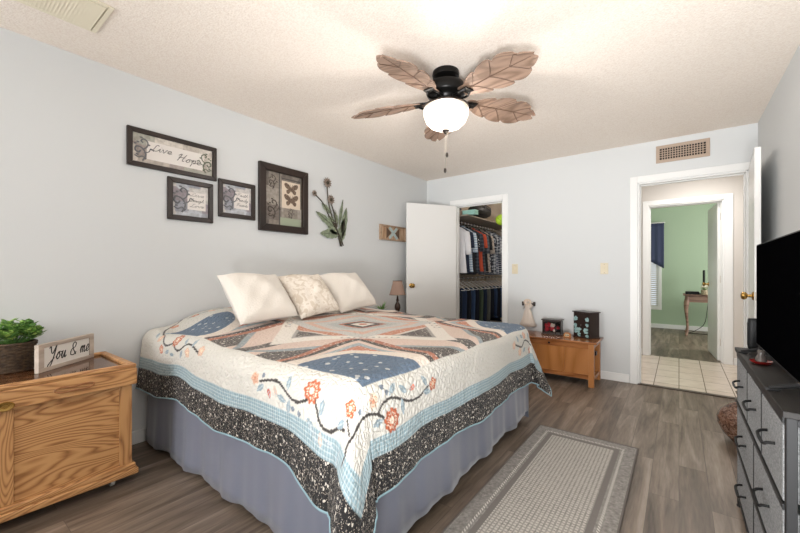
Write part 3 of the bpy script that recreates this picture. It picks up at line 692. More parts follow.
# ------------------------------------------------------------------ pictures on the left wall
m_frame = mat('dark_brown_frame', '291a13', .4, var=('1c120d', 40, (1, .1, .1)))
def art_mat(name, bg, cells, seed, size):
    m = mat(name, bg, .5); t = NT(m); v = t.coords(scale=(1, 1, 1))
    br = t.new('ShaderNodeTexVoronoi', distance='CHEBYCHEV'); br.inputs['Scale'].default_value = size; br.inputs['Randomness'].default_value = .55
    t.link(v, br.inputs['Vector']); sep = t.new('ShaderNodeSeparateColor'); t.link(br.outputs['Color'], sep.inputs[0])
    c = t.ramp(sep.outputs[0], [(i/max(1, len(cells)-1), q) for i, q in enumerate(cells)])
    for n in t.n:
        if n.type == 'VALTORGB': n.color_ramp.interpolation = 'CONSTANT'
    t.base(t.mix(.5, c, t.ramp(t.noise(v, 40, 4), [(.35, 'a8a49e'), (.65, 'ffffff')]), 'MULTIPLY')); return m
m_ink = mat('print_ink', '4a4644', .6); m_ink2 = mat('grey_flourish_ink', '6c6d70', .6); m_patch = mat('cream_print_patch', 'e2dcd6', .6)
def picture(name, label, y0, y1, z0, z1, fw, am, depth=.022, group=None):
    t = thing(name, label, 'picture', (XL, y0, z0), group=group); W_, H_ = y1-y0, z1-z0
    M = WALLX
    f = MB(); d = depth
    for P, q in (([(0, 0), (W_, 0), (W_-fw, fw), (fw, fw)], 0), ([(W_, 0), (W_, H_), (W_-fw, H_-fw), (W_-fw, fw)], 0), ([(W_, H_), (0, H_), (fw, H_-fw), (W_-fw, H_-fw)], 0), ([(0, H_), (0, 0), (fw, fw), (fw, H_-fw)], 0)):
        f.prism(P, d, M @ T((0, 0, .001)))
    f.build('frame', m_frame, t, bevel=.004)
    g = MB().box((fw-.004, fw-.004, .004), (W_-fw+.004, H_-fw+.004, .009), M).build('print', am, t)
    return t, g, W_, H_, M
def flourish(parent, x, y, s, M, m=m_ink2, flip=1, z=.0095):
    b = MB()
    def c(pts, r): b.tube([(x+flip*px*s, y+py*s, z) for px, py in catmull([(q[0], q[1], 0) for q in pts], 5) for px, py in [(px, py)]] if False else [(x+flip*q[0]*s, y+q[1]*s, z) for q in catmull([(p[0], p[1], 0) for p in pts], 5)], r*s, 5, M)
    c([(.1, -1), (.35, -.4), (.1, .1), (-.35, .2), (-.45, -.15), (-.2, -.3), (-.05, -.1)], .07)
    c([(.1, .0), (.45, .3), (.5, .75), (.2, .95), (.0, .75), (.15, .6)], .06)
    c([(.2, -.3), (.6, -.1), (.75, .2), (1.0, .05)], .045)
    c([(-.5, -.6), (-.2, -.75), (.1, -.6), (.35, -.85)], .05)
    for px, py in ((-.45, .45), (-.25, .6), (.3, -.75), (-.3, -.5), (.6, .5), (.0, 1.05)):
        b.ball((x+flip*px*s, y+py*s, z), (.13*s, .08*s, .0008), 8, M)
    return b.build('flourish', m, parent, smooth='full')
am1 = art_mat('patchwork_print', 'c9c2ba', ['ab9f99', 'c4bab0', 'dcd4ca', 'b5b3a8', 'd0cabf'], 1, 11)
am2 = art_mat('blue_patchwork_print', 'b9bcc2', ['a2a4ad', 'c3c6cc', 'd4d0cc', '9b9298', 'bdc2c8'], 2, 12)
t, g, W_, H_, M = picture('framed_print', 'long dark framed print reading Live Hope at the top left of the wall', .851, 1.435, 1.84, 2.096, .032, am1)
MB().box((.115, .062, .009), (.49, .185, .0095), M).build('text_patch', m_patch, g)
flourish(g, .082, .12, .075, M); flourish(g, .51, .12, .07, M, mat('olive_ink', '5d6450', .6), -1)
script(g, 'Live', .135, .128, .13, .022, M @ T((0, 0, .0105)), .0018, m_ink); script(g, 'Hope', .30, .098, .165, .026, M @ T((0, 0, .0105)), .002, m_ink)
script(g, 'for today', .165, .103, .10, .008, M @ T((0, 0, .0105)), .0007, m_ink2) if False else None
t, g, W_, H_, M = picture('framed_print', 'small dark framed print reading Live Laugh Love under the long frame', 1.09, 1.408, 1.512, 1.812, .035, am2)
MB().box((.135, .085, .009), (.265, .215, .0095), M).build('text_patch', m_patch, g)
flourish(g, .088, .15, .09, M)
for w_, k in (('Live', .185), ('Laugh', .145), ('Love', .105)): script(g, w_, .15, k, .10, .0125, M @ T((0, 0, .0105)), .0009, m_ink)
t, g, W_, H_, M = picture('framed_print', 'small dark framed print reading Faith Family Friends, left of the butterfly picture', 1.45, 1.763, 1.573, 1.871, .035, am2)
MB().box((.13, .08, .009), (.26, .215, .0095), M).build('text_patch', m_patch, g)
flourish(g, .088, .15, .09, M)
for w_, k in (('Faith', .182), ('Family', .142), ('Friends', .102)): script(g, w_, .148, k, .10, .0125, M @ T((0, 0, .0105)), .0009, m_ink)
# butterfly picture
am3 = art_mat('brown_collage_print', '8d8379', ['7d736b', '938a80', '6f675f', 'a49c92', '8a8479'], 3, 7)
t, g, W_, H_, M = picture('butterfly_picture', 'large dark framed collage with two butterflies, right end of the picture row', 1.795, 2.31, 1.497, 2.088, .062, am3, .035)
MB().box((.235, .225, .009), (.437, .47, .0095), M).build('butterfly_card', mat('cream_card', 'd8c8b4', .6), g)
MB().box((.22, .062, .009), (.445, .135, .0094), M).build('green_strip', mat('sage_print', '9ba38c', .6), g)
MB().box((.205, .06, .009), (.215, .53, .0096), M).box((.235, .485, .009), (.44, .495, .0096), M).build('dark_line', m_ink, g)
def butterfly(parent, x, y, s, M):
    b = MB()
    for f in (-1, 1):
        up = [(0, .1), (.35, .55), (.85, .7), (1.0, .45), (.8, .1), (.4, -.05), (0, 0)]
        lo = [(0, 0), (.4, -.05), (.7, -.2), (.65, -.55), (.4, -.6), (.15, -.35)]
        for P in (up, lo): b.prism([(x+f*q[0]*s, y+q[1]*s) for q in catmull([(p[0], p[1], 0) for p in P], 3, True)], .0008, M @ T((0, 0, .0096)))
        b.tube([(x, y+.15*s, .011), (x+f*.2*s, y+.6*s, .011)], .02*s, 4, M)
    b.ball((x, y-.05*s, .011), (.07*s, .35*s, .001), 8, M)
    b.build('butterfly', mat('butterfly_ink', '4b3c33', .7, var=('8a7462', 120)), parent)
butterfly(g, .337, .405, .075, M); butterfly(g, .337, .30, .078, M)
flourish(g, .135, .20, .085, M, mat('brown_scroll_ink', '4e443d', .6)); flourish(g, .33, .178, .045, M, MATS['brown_scroll_ink']); flourish(g, .135, .44, .06, M, MATS['brown_scroll_ink'])
# metal flower wall sculpture
def wall_flower():
    t = thing('wall_flower', 'green and bronze metal flower stem sculpture hanging on the wall', 'wall decor', (XL, 2.37, 1.41)); M = WALLX
    ms = mat('bronze_stem', '4a4337', .45, .5); ml = mat('sage_metal_leaf', '95a086', .5, .1, var=('6c7860', 40)); mp = mat('bronze_petal', '7a6a5e', .45, .4, var=('a3958a', 60))
    P = lambda u, v: ((u-311)/32*.463, (246-v)/68*.685)      # measured across the wall plane
    heads = [((.19, .635), .052), ((.02, .50), .03), ((.235, .47), .05)]
    paths = [[(.40, .0), (.33, .15), (.26, .30), (.21, .45), (.19, .62)], [(.42, .01), (.36, .12), (.22, .30), (.13, .43), (.02, .50)], [(.38, .0), (.33, .16), (.29, .33), (.235, .46)]]
    for p in paths: MB().tube(catmull([(a, b_, .018) for a, b_ in p], 6), .006, 6, M).build('stem', ms, t, smooth='full')
    for (x, y), r in heads:
        f = MB()
        for k in range(12):
            a = 2*PI*k/12; ca, sa = math.cos(a), math.sin(a); w = r*.2
            f.prism([(x+ca*r*.25-sa*w*.5, y+sa*r*.25+ca*w*.5), (x+ca*r*.7-sa*w, y+sa*r*.7+ca*w), (x+ca*r*1.1, y+sa*r*1.1), (x+ca*r*.7+sa*w, y+sa*r*.7-ca*w), (x+ca*r*.25+sa*w*.5, y+sa*r*.25-ca*w*.5)], .002, M @ T((0, 0, .026+.003*(k % 2))))
        h = f.build('flower_head', mp, t)
        MB().ball((x, y, .03), (r*.38, r*.38, .012), 12, M).build('flower_centre', ms, h, smooth=True)
    leaves = [((.32, .18), (.05, .33), .04), ((.40, .08), (.47, .42), .045), ((.36, .12), (.10, .12), .05), ((.36, .20), (.42, .50), .022), ((.38, .04), (.46, .20), .03), ((.30, .25), (.20, .30), .022), ((.34, .22), (.30, .36), .03), ((.30, .08), (.38, .2), .03), ((.33, .13), (.20, .20), .04), ((.40, .02), (.36, .20), .04), ((.38, .14), (.44, .30), .035), ((.24, .33), (.12, .42), .03)]
    for i, (p, q, w) in enumerate(leaves):
        d = Vector((q[0]-p[0], q[1]-p[1])); n = Vector((-d.y, d.x)).normalized(); pts = []
        for s_ in (1, -1):
            rng = [k/8 for k in range(9)] if s_ > 0 else [k/8 for k in range(7, 0, -1)]
            for u in rng: ww = w*math.sin(PI*min(u*.92+.05, 1))*(1+.12*math.sin(u*22)); pts.append((p[0]+d.x*u+n.x*ww*s_*.92, p[1]+d.y*u+n.y*ww*s_*.92))
        l = MB().prism(pts, .0025, M @ T((0, 0, .012+.003*(i % 3)))).build('leaf', ml, t)
        MB().tube([(p[0]+d.x*u, p[1]+d.y*u, .016+.003*(i % 3)) for u in (0, .5, 1)], .002, 4, M).build('vein', ms, l)
    tw = MB()
    for k, (x, y) in enumerate(((.27, .34),)): tw.tube([(x+.03*math.cos(a/3), y+.03*math.sin(a/3), .02+a*.0008) for a in range(26)], .0016, 4, M)
    tw.build('tendril', ms, t, smooth='full')
    MB().box((.30, .2, 0), (.34, .24, .016), M).build('mount', ms, t)
wall_flower()
def x_sign():
    t = thing('letter_sign', 'small reclaimed wood sign with a pale blue X, half behind the closet door', 'sign', (XL, 3.40, 1.53)); M = WALLX; W_, H_ = .52, .185
    fw = .018; f = MB()
    f.box((0, 0, .001), (W_, fw, .03), M).box((0, H_-fw, .001), (W_, H_, .03), M).box((0, fw, .001), (fw, H_-fw, .03), M).box((W_-fw, fw, .001), (W_, H_-fw, .03), M)
    f.build('frame', mat('light_reclaimed_wood', 'b59c84', .7, var=('8f735a', 30)), t, bevel=.002)
    MB().box((fw, fw, .002), (W_-fw, H_-fw, .01), M).build('backing', mat('brown_boards', '9d7554', .7, var=('c4a98c', 26, (1, 1, .2))), t)
    pb = mat('pale_blue_wood', 'b9c6c4', .7, var=('9fb0ae', 40)); c = (.26, H_/2)
    for s in (-1, 1):
        MB().box((-.105, -.019, 0), (.105, .019, .006), M @ T((c[0], c[1], .0105 if s > 0 else .014)) @ RZ(s*.72)).build('letter_x', pb, t)
    for k, s in enumerate((-1, 1)):
        MB().prism([(c[0]+s*.04, c[1]), (c[0]+s*.13, c[1]+.07), (c[0]+s*.13, c[1]-.07)], .003, M @ T((0, 0, .0102))).build('chevron', mat('dark_chevron', '5d4736', .7), t)
x_sign()
# ------------------------------------------------------------------ ceiling fan
def fan():
    cx, cy = -1.213, 2.105
    t = thing('ceiling_fan', 'five blade ceiling fan with carved wooden leaf blades and frosted bowl light', 'ceiling fan', (cx, cy, HT))
    MB().lathe([(.085, -.001), (.088, -.02), (.085, -.035), (.06, -.05), (.035, -.06), (.03, -.07)], 32).build('canopy', m_black, t, smooth=True)
    MB().lathe([(.03, -.06), (.07, -.07), (.115, -.085), (.125, -.105), (.125, -.145), (.118, -.155), (.10, -.165), (.085, -.18), (.08, -.20)], 36).build('motor_housing', m_black, t, smooth=True)
    MB().lathe([(.075, -.19), (.085, -.20), (.085, -.212), (.12, -.222), (.147, -.228), (.147, -.238), (.135, -.24)], 36).build('light_fitter', mat('dark_bronze', '3a332e', .35, .7), t, smooth=True)
    bw = MB().lathe([(.138, -.232), (.146, -.25), (.143, -.285), (.128, -.325), (.10, -.352), (.065, -.368), (.03, -.375), (.004, -.377)], 40)
    bw.build('bowl_shade', m_glassw, t, smooth=True)
    MB().lathe([(.004, -.374), (.024, -.378), (.026, -.384), (.014, -.39), (.011, -.40), (.004, -.405)], 16).build('finial', MATS['dark_bronze'], t, smooth=True)
    for (x, y, l) in ((.012, -.006, .14), (-.01, .008, .235)):
        c = MB().tube([(x, y, -.385), (x, y, -.385-l)], .0018, 6).build('pull_chain', mat('chain_grey', '8d8579', .5, .3), t)
        MB().lathe([(.002, 0), (.008, -.006), (.009, -.022), (.005, -.032), (.002, -.034)], 12, T((x, y, -.385-l))).build('chain_knob', MATS['dark_bronze'], c, smooth=True)
    # leaf blade along +x
    def halfo(s, lobes, L0=.15, L1=.655, wmax=.128):
        pts = []; N = 48
        for i in range(N+1):
            u = i/N; x = L0+(L1-L0)*u
            env = wmax*(math.sin(PI*min(1, (u*.93+.06)))**.55)*(.80+.32*u if u < .7 else (.80+.224)*(1-((u-.7)/.3)**2.2*.55))
            saw = (u*lobes) % 1
            w = env*(1-.26*(1-saw)**5-.05*saw**6) if .04 < u < .97 else env
            pts.append((x, s*max(w, .0)))
        return pts
    a0 = math.radians(-161.5)
    proto = None
    for k in range(5):
        an = a0+k*2*PI/5
        br = MB(); M = RZ(an)
        zr = -.172
        for s in (-1, 1):
            br.tube(catmull([(.08, s*.012, zr-.01), (.11, s*.035, zr-.028), (.155, s*.04, zr-.03), (.19, s*.02, zr-.022)], 5), .0075, 8, M)
        br.tube([(.07, 0, zr), (.10, 0, zr-.02), (.13, 0, zr-.028)], .009, 8, M).box((.165, -.035, zr-.024), (.215, .035, zr-.018), M)
        ar = br.build('blade_arm', m_black, t, smooth=True)
        MB2 = M @ T((0, 0, zr-.012)) @ RX(math.radians(-13))
        up, dn = halfo(1, 3.6), halfo(-1, 3.6)
        out = up+[(.665, 0)]+dn[::-1]+[(.145, 0)]
        n = len(out); b = MB(); g = 14
        # cupped cross-section strips so the leaf is not flat
        vs = []; fs = []; N = len(up)
        for z_ in (0, .007):
            for i in range(N):
                for j in range(-6, 7):
                    w = up[i][1]*abs(j)/6*(1 if j > 0 else -1 if j < 0 else 0)
                    lat = abs(j)/6; x = up[i][0]+.03*lat*(1 if .03 < i/N < .97 else 0)
                    vs.append((x, w, z_-.012*lat*lat-.018*(i/N)**2))
        for L_ in range(2):
            for i in range(N-1):
                for j in range(12):
                    a = L_*N*13+i*13+j; fs.append((a, a+13, a+14, a+1))
        for i in range(N-1):
            for j in (0, 12): a = i*13+j; fs.append((a, a+13, a+13+N*13, a+N*13))
        for i in (0, N-1):
            for j in range(12): a = i*13+j; fs.append((a, a+1, a+1+N*13, a+N*13))
        b.add(vs, fs, MB2)
        bl = b.build('blade', m_blade, t, smooth=True)
        gr = MB()
        gr.tube([(x, 0, -.0015-.018*((x-.15)/.505)**2) for x in [.17+.47*q/10 for q in range(11)]], [.004*(1-q/14) for q in range(11)], 5, MB2)
        for s in (-1, 1):
            for q in range(1, 4):
                u0 = q/3.6-.13; P = []
                for r_ in range(7):
                    v = r_/6; u = u0+.13*v**.8; x = .15+.505*u; i = min(int(u*48), 48); w = up[i][1]*v*.96
                    P.append((x+.03*v, s*w, -.0015-.012*v*v-.018*u*u))
                gr.tube(catmull(P, 2), .0018, 5, MB2)
        gr.build('carved_vein', m_blade_d, bl)
fan()
# ------------------------------------------------------------------ vents and switches
def vent_ceiling():
    m = mat('cream_vent_paint', 'ece3cb', .45)
    t = thing('ceiling_vent', 'cream louvred air register in the ceiling corner above the left wall', 'vent', (-2.375, .32, HT))
    f = MB(); hx, hy, w = .155, .29, .022
    f.box((-hx, -hy, -.008), (hx, -hy+w, -.0005)).box((-hx, hy-w, -.008), (hx, hy, -.0005)).box((-hx, -hy+w, -.008), (-hx+w, hy-w, -.0005)).box((hx-w, -hy+w, -.008), (hx, hy-w, -.0005))
    f.build('frame', m, t, bevel=.003)
    MB().box((-hx+w, -hy+w, -.002), (hx-w, hy-w, -.0005)).build('backing', mat('vent_backing_cream', 'd6cdb0', .7), t)  # cream sheet behind the louvres, a little darker than them
    s = MB()
    for k in range(40):
        y = -hy+w+.006+k*(2*hy-2*w-.006)/40; s.box((-hx+w, -.0062, -.001), (hx-w, .0062, .001), T((0, y, -.0085)) @ RX(-.25))
    s.build('louvre', m, t)
vent_ceiling()
def vent_wall():
    m = mat('taupe_vent_paint', 'b39f8d', .5)
    x0, x1, z0, z1 = -.182, .229, 2.21, 2.378
    t = thing('wall_vent', 'taupe return air grille with dark slots high on the wall above the doorway', 'vent', (x0, YB, z0)); W_, H_ = x1-x0, z1-z0; w = .03
    M = T((0, 0, 0)) @ WALLY
    MB().box((0, 0, 0), (W_, w, .012), M).box((0, H_-w, 0), (W_, H_, .012), M).box((0, w, 0), (w, H_-w, .012), M).box((W_-w, w, 0), (W_, H_-w, .012), M).build('frame', m, t, bevel=.003)
    MB().box((w, w, .0002), (W_-w, H_-w, .001), M).build('backing', mat('duct_dark', '2a221d', .9), t)
    b = MB()
    for k in range(1, 17): x = w+(W_-2*w)*k/17; b.box((x-.0035, w, .002), (x+.0035, H_-w, .009), M)
    b.build('slat', m, t)
    b = MB()
    for k in range(1, 5): z = w+(H_-2*w)*k/5; b.box((w, z-.003, .004), (W_-w, z+.003, .0105), M)
    b.build('cross_bar', m, t)
    b = MB()
vent_wall()
def switch(x, z, label, facing='Y'):
    t = thing('light_switch', label, 'switch', (x, YB, z), group=None); M = WALLY
    MB().box((-.037, -.06, 0), (.037, .06, .006), M).build('cover_plate', m_plate, t, bevel=.003)
    MB().box((-.007, -.014, .006), (.007, .014, .008), M).box((-.005, -.002, .008), (.005, .011, .016), M).build('toggle', m_plate, t, bevel=.001)
    b = MB()
    for y in (-.042, .042): MB().lathe([(.003, 0), (.003, .001), (.001, .0015)], 8, M @ T((0, y, .006))).build('screw', m_brass, t)
switch(-1.60, 1.175, 'ivory light switch on the wall beside the closet doorway')
switch(-.635, 1.175, 'ivory light switch on the wall beside the hall doorway')

# ------------------------------------------------------------------ cedar chest at the back wall
def hope_chest():
    x0, x1, y0, y1, h = -1.51, -.665, 4.03, 4.425, .425
    t = thing('cedar_chest', 'honey brown low wooden chest with panelled front against the back wall', 'chest', (x0, y0, 0)); W_, D = x1-x0, y1-y0
    MB().box((-.012, -.012, h), (W_+.028, D+.005, h+.022)).build('lid', m_chestt, t, bevel=.006)
    for x in (0, W_-.05):
        for y in (0, D-.05): MB().box((x, y, 0), (x+.05, y+.05, h)).build('leg', m_chest, t, bevel=.003)
    b = MB().box((.05, .004, h-.05), (W_-.05, .03, h)).box((.05, .004, .075), (W_-.05, .03, .115)); b.build('rail', m_chestt, t, bevel=.002)
    for x in (W_/3-.012, 2*W_/3-.012): MB().box((x, .006, .115), (x+.024, .028, h-.05)).build('stile', m_chest, t, bevel=.002)
    for k in range(3):
        a = .05 if k == 0 else W_*k/3+.012; e = W_-.05 if k == 2 else W_*(k+1)/3-.012
        MB().box((a, .014, .115), (e, .024, h-.05)).build('front_panel', m_chest, t)
    for x in (.006, W_-.03):
        MB().box((x, .05, h-.045), (x+.024, D-.05, h)).box((x, .05, .06), (x+.024, D-.05, .095)).build('side_rail', m_chest, t, bevel=.002)
    for x in (.04, W_-.085): MB().box((x, .03, .10), (x+.014, D-.03, h-.005)).build('side_panel', mat('pale_side_panel', 'a79a86', .6), t)
    MB().box((W_-.031, D*.45, h-.14), (W_-.008, D*.62, h-.10)).build('side_handle', m_esp, t, bevel=.004)
    MB().box((.08, D-.03, .07), (W_-.08, D-.018, h)).box((.08, .03, .08), (W_-.08, D-.03, .092)).build('back', m_chest, t)
    MB().lathe([(.011, 0), (.011, .003), (.004, .004)], 16, T((W_/2, .006, h-.025)) @ RX(PI/2)).build('keyhole', m_black, t)
    return h+.022
ZC = hope_chest()+.0005
def fireplace_box():
    t = thing('music_box', 'small dark wooden display box with red and white flowers behind glass on the cedar chest', 'display box', (-1.12, 4.30, ZC), rz=math.radians(4))
    hx, hy, h = .098, .055, .158
    f = MB().box((-hx, -hy, 0), (-hx+.012, hy, h)).box((hx-.012, -hy, 0), (hx, hy, h)).box((-hx, -hy, 0), (hx, hy, .016)).box((-hx, hy-.008, .016), (hx, hy, h))
    f.build('case', m_esp, t, bevel=.002)
    MB().box((-hx-.012, -hy-.012, h), (hx+.012, hy+.005, h+.012)).build('top', m_esp, t, bevel=.004)
    MB().box((-hx-.01, -hy-.01, -.0003), (hx+.01, hy+.003, .014)).build('base', m_esp, t, bevel=.004)
    MB().box((.035, -hy, .016), (.043, -hy+.008, h)).box((-hx+.012, -hy, h-.014), (hx-.012, -hy+.008, h)).build('front_frame', m_esp, t, bevel=.001)
    red = mat('red_silk', 'b3202a', .6); wh = mat('cream_silk', 'efe2d4', .7); rnd = random.Random(5)
    for k, (x, z, r, m) in enumerate([(q[0]*1.15, q[1]*1.25, q[2]*1.2, q[3]) for q in [(-.05, .045, .022, red), (-.03, .085, .022, red), (-.005, .05, .02, red), (-.055, .08, .016, red), (.0, .08, .021, wh), (.055, .06, .016, red), (.018, .035, .014, wh)]]):
        b = MB()
        for j in range(9):
            a = j*2.4; q = r*(.3+.07*j); b.ball((x+q*math.cos(a)*.8, -.018-.008*(1-j/9), z+q*math.sin(a)*.8), (r*.5, r*.3, r*.5), 8)
        b.build('flower', m, t, smooth=True)
    MB().box((-hx+.012, -hy+.003, .016), (hx-.012, -hy+.0045, h-.012)).build('glass', mat('clear_glass', 'ffffff', .02), t)
    NT(MATS['clear_glass']).b.inputs['Transmission Weight'].default_value = 1
fireplace_box()
def mini_clock():
    t = thing('mantel_clock', 'tiny wooden arched clock on the cedar chest in front of the black jewellery box', 'clock', (-.945, 4.20, ZC))
    pts = [(-.035, 0), (.035, 0), (.035, .03)]+[(.035*math.cos(a), .03+.022*math.sin(a)) for a in [PI*k/10 for k in range(1, 10)]]+[(-.035, .03)]
    MB().prism(pts, .03, T((0, -.015+.03, .0)) @ RX(PI/2)).build('case', m_chest, t, bevel=.002)
    MB().box((-.02, -.0165, .010), (.02, -.0152, .036)).build('face', m_plate, t)
    MB().box((-.0155, -.0175, .016), (-.004, -.0166, .030)).box((.004, -.0175, .016), (.0155, -.0166, .030)).build('window', m_black, t)
mini_clock()
def jewel_box():
    w, d, h = .20, .14, .265
    t = thing('jewellery_box', 'tall black jewellery box painted with turquoise flowers on the cedar chest', 'box', (-.782, 4.305, ZC), rz=math.radians(-31))
    m_j = mat('black_brown_lacquer', '2b1f1b', .3)
    MB().box((-w/2, -d/2, .006), (w/2, d/2, h)).build('case', m_j, t, bevel=.002)
    MB().box((-w/2-.012, -d/2-.012, h), (w/2+.012, d/2+.008, h+.01)).build('top', m_j, t, bevel=.003)
    MB().box((-w/2-.006, -d/2-.006, 0), (w/2+.006, d/2+.004, .008)).build('plinth', m_j, t, bevel=.002)
    tq = mat('turquoise_flower_paint', 'aecbc9', .5, var=('84aeb0', 60)); rnd = random.Random(2)
    door = MB().box((-w/2+.004, -d/2-.003, .012), (w/2-.004, -d/2-.0002, h-.006)).build('door', m_j, t, bevel=.001)
    for (x0, z0, r0) in [(-.045, .055, .03), (-.062, .095, .018), (-.06, .15, .022), (.05, .06, .026), (.062, .15, .02), (-.02, .025, .018), (.06, .02, .016), (-.012, .07, .014), (.06, .105, .016)]:
        b = MB(); x, z, r = x0*1.2, z0*1.32, r0*1.25
        for k in range(5):
            a = k*2*PI/5+rnd.random(); cx_, cz_ = x+r*.55*math.cos(a), z+r*.55*math.sin(a)
            pts = [(min(max(cx_+r*.5*math.cos(q)*(1+.15*math.cos(3*q)), -w/2+.005), w/2-.005), min(max(cz_+r*.42*math.sin(q), .013), h-.008)) for q in [2*PI*i/10 for i in range(10)]]
            b.prism(pts, .0008, T((0, -d/2-.0030-.0002*k, 0)) @ RX(PI/2))
        b.build('painted_flower', tq, door)
    MB().ball((-.0, -d/2-.007, .135), .005, 8).build('knob', mat('pewter', '8a8782', .3, 1), door, smooth=True)
jewel_box()
def lace_dress():
    t = thing('lace_ornament', 'cream lace dress ornament hanging on the wall above the cedar chest', 'wall decor', (-1.43, YB-.045, .50))
    ml = mat('cream_lace', 'ded2c6', .9, bump=(180, .6, .004)); n = 40; rs = []
    for z, r in ((.0, .095), (.05, .078), (.10, .058), (.16, .044), (.20, .03), (.225, .03), (.26, .04), (.275, .03)):
        rs.append([(r*(1+.09*math.sin(9*2*PI*i/n))*math.cos(2*PI*i/n), .45*r*(1+.09*math.sin(9*2*PI*i/n))*math.sin(2*PI*i/n), z+.006*math.sin(6*2*PI*i/n)*(z < .01)) for i in range(n)])
    MB().rings(rs).build('skirt', ml, t, smooth='full')
    for s in (-1, 1):
        b = MB(); b.rings([[(s*(.02+q*.022)+(.016+.012*q)*math.cos(2*PI*i/12)*.7, (.016+.012*q)*.7*math.sin(2*PI*i/12), .262-q*.045+(.016+.01*q)*math.cos(2*PI*i/12)) for i in range(12)] for q in (0, .5, 1)]); b.build('sleeve', ml, t, smooth='full')
    b = MB(); rnd = random.Random(1)
    for k in range(12): a = k*PI/6; b.ball((.034*math.cos(a), -.012, .283+.026*math.sin(a)), (.014, .008, .013), 8)
    b.ball((0, -.018, .29), (.014, .01, .013), 8)
    b.build('rosette', mat('blush_rosette', 'd9c6b4', .9), t, smooth=True)
    for s in (-1, 1):
        MB().box((s*.055, .02, .235), (s*.078, .044, .285)).box((s*.04, .008, .25), (s*.06, .03, .26)).build('wall_clip', m_esp, t, bevel=.004)
    MB().box((-.06, .03, .252), (.06, .044, .268)).build('hanging_rail', m_esp, t)
lace_dress()

# ------------------------------------------------------------------ far side nightstand, lamp, plant
def nightstand():
    t = thing('nightstand', 'wooden nightstand on the far side of the bed under the small lamp', 'nightstand', (-2.60, 3.29, 0))
    MB().box((-.22, -.22, .60), (.24, .22, .625)).build('top', m_chestt, t, bevel=.004)
    MB().box((-.2, -.2, .18), (.2, .2, .60)).build('body', m_chest, t, bevel=.003)
    for x in (-.18, .18):
        for y in (-.18, .18): MB().box((x-.02, y-.02, 0), (x+.02, y+.02, .18)).build('leg', m_chest, t)
    d = MB().box((.2, -.18, .42), (.212, .18, .58)).build('drawer', m_chest, t, bevel=.003); MB().ball((.222, 0, .5), .013, 10).build('knob', m_brass, d, smooth=True)
nightstand()
def lamp():
    t = thing('table_lamp', 'small table lamp with taupe bell shade and dark turned base beyond the bed', 'lamp', (-2.50, 3.27, .6255))
    MB().lathe([(.05, 0), (.052, .008), (.03, .02), (.014, .035), (.012, .06), (.022, .08), (.034, .115), (.03, .15), (.015, .175), (.012, .19), (.02, .2), (.012, .21), (.008, .25)], 20).build('base', mat('dark_bronze_lamp', '3c2a22', .3, .3), t, smooth=True)
    n = 24
    MB().lathe([(.092, .26), (.086, .275), (.07, .33), (.058, .38), (.052, .415), (.05, .415), (.056, .38), (.068, .33), (.084, .275), (.09, .26)], n, cap=False).build('lamp_shade', mat('taupe_shade', '9a7f70', .75, bump=(200, .3)), t, smooth='full')
    b = MB()
    for z, r in ((.26, .093), (.415, .053)): b.tube([(r*math.cos(2*PI*i/n), r*math.sin(2*PI*i/n), z) for i in range(n+1)], .003, 6)
    b.build('shade_trim', MATS['dark_bronze_lamp'], t)
    MB().tube([(0, 0, .25), (0, 0, .40)], .004).tube([(-.05, 0, .40), (.05, 0, .40)], .002).build('harp', m_brass, t)
lamp()
def small_plant():
    t = thing('potted_plant', 'tiny spiky green plant in a white pot beside the small lamp', 'plant', (-2.60, 3.12, .6255))
    MB().lathe([(.028, 0), (.04, .08), (.036, .08), (.03, .07)], 16).build('pot', mat('white_pot', 'd8d6d0', .4), t, smooth=True)
    b = MB(); rnd = random.Random(4)
    for k in range(26):
        a = k*2.4; l = rnd.uniform(.09, .14); el = rnd.uniform(.35, 1.3); d = Vector((math.cos(a)*math.cos(el), math.sin(a)*math.cos(el), math.sin(el))); w = Vector((-math.sin(a), math.cos(a), 0))*.006; p = Vector((0, 0, .085))
        q1 = p+d*l*.5; tip = p+d*l-Vector((0, 0, .012)); b.add([p-w*.5, p+w*.5, q1+w, tip, q1-w, q1+Vector((0, 0, -.003))], [(0, 1, 5), (1, 2, 5), (2, 3, 5), (3, 4, 5), (4, 0, 5)])
    b.build('foliage', m_leafd, t)
small_plant()
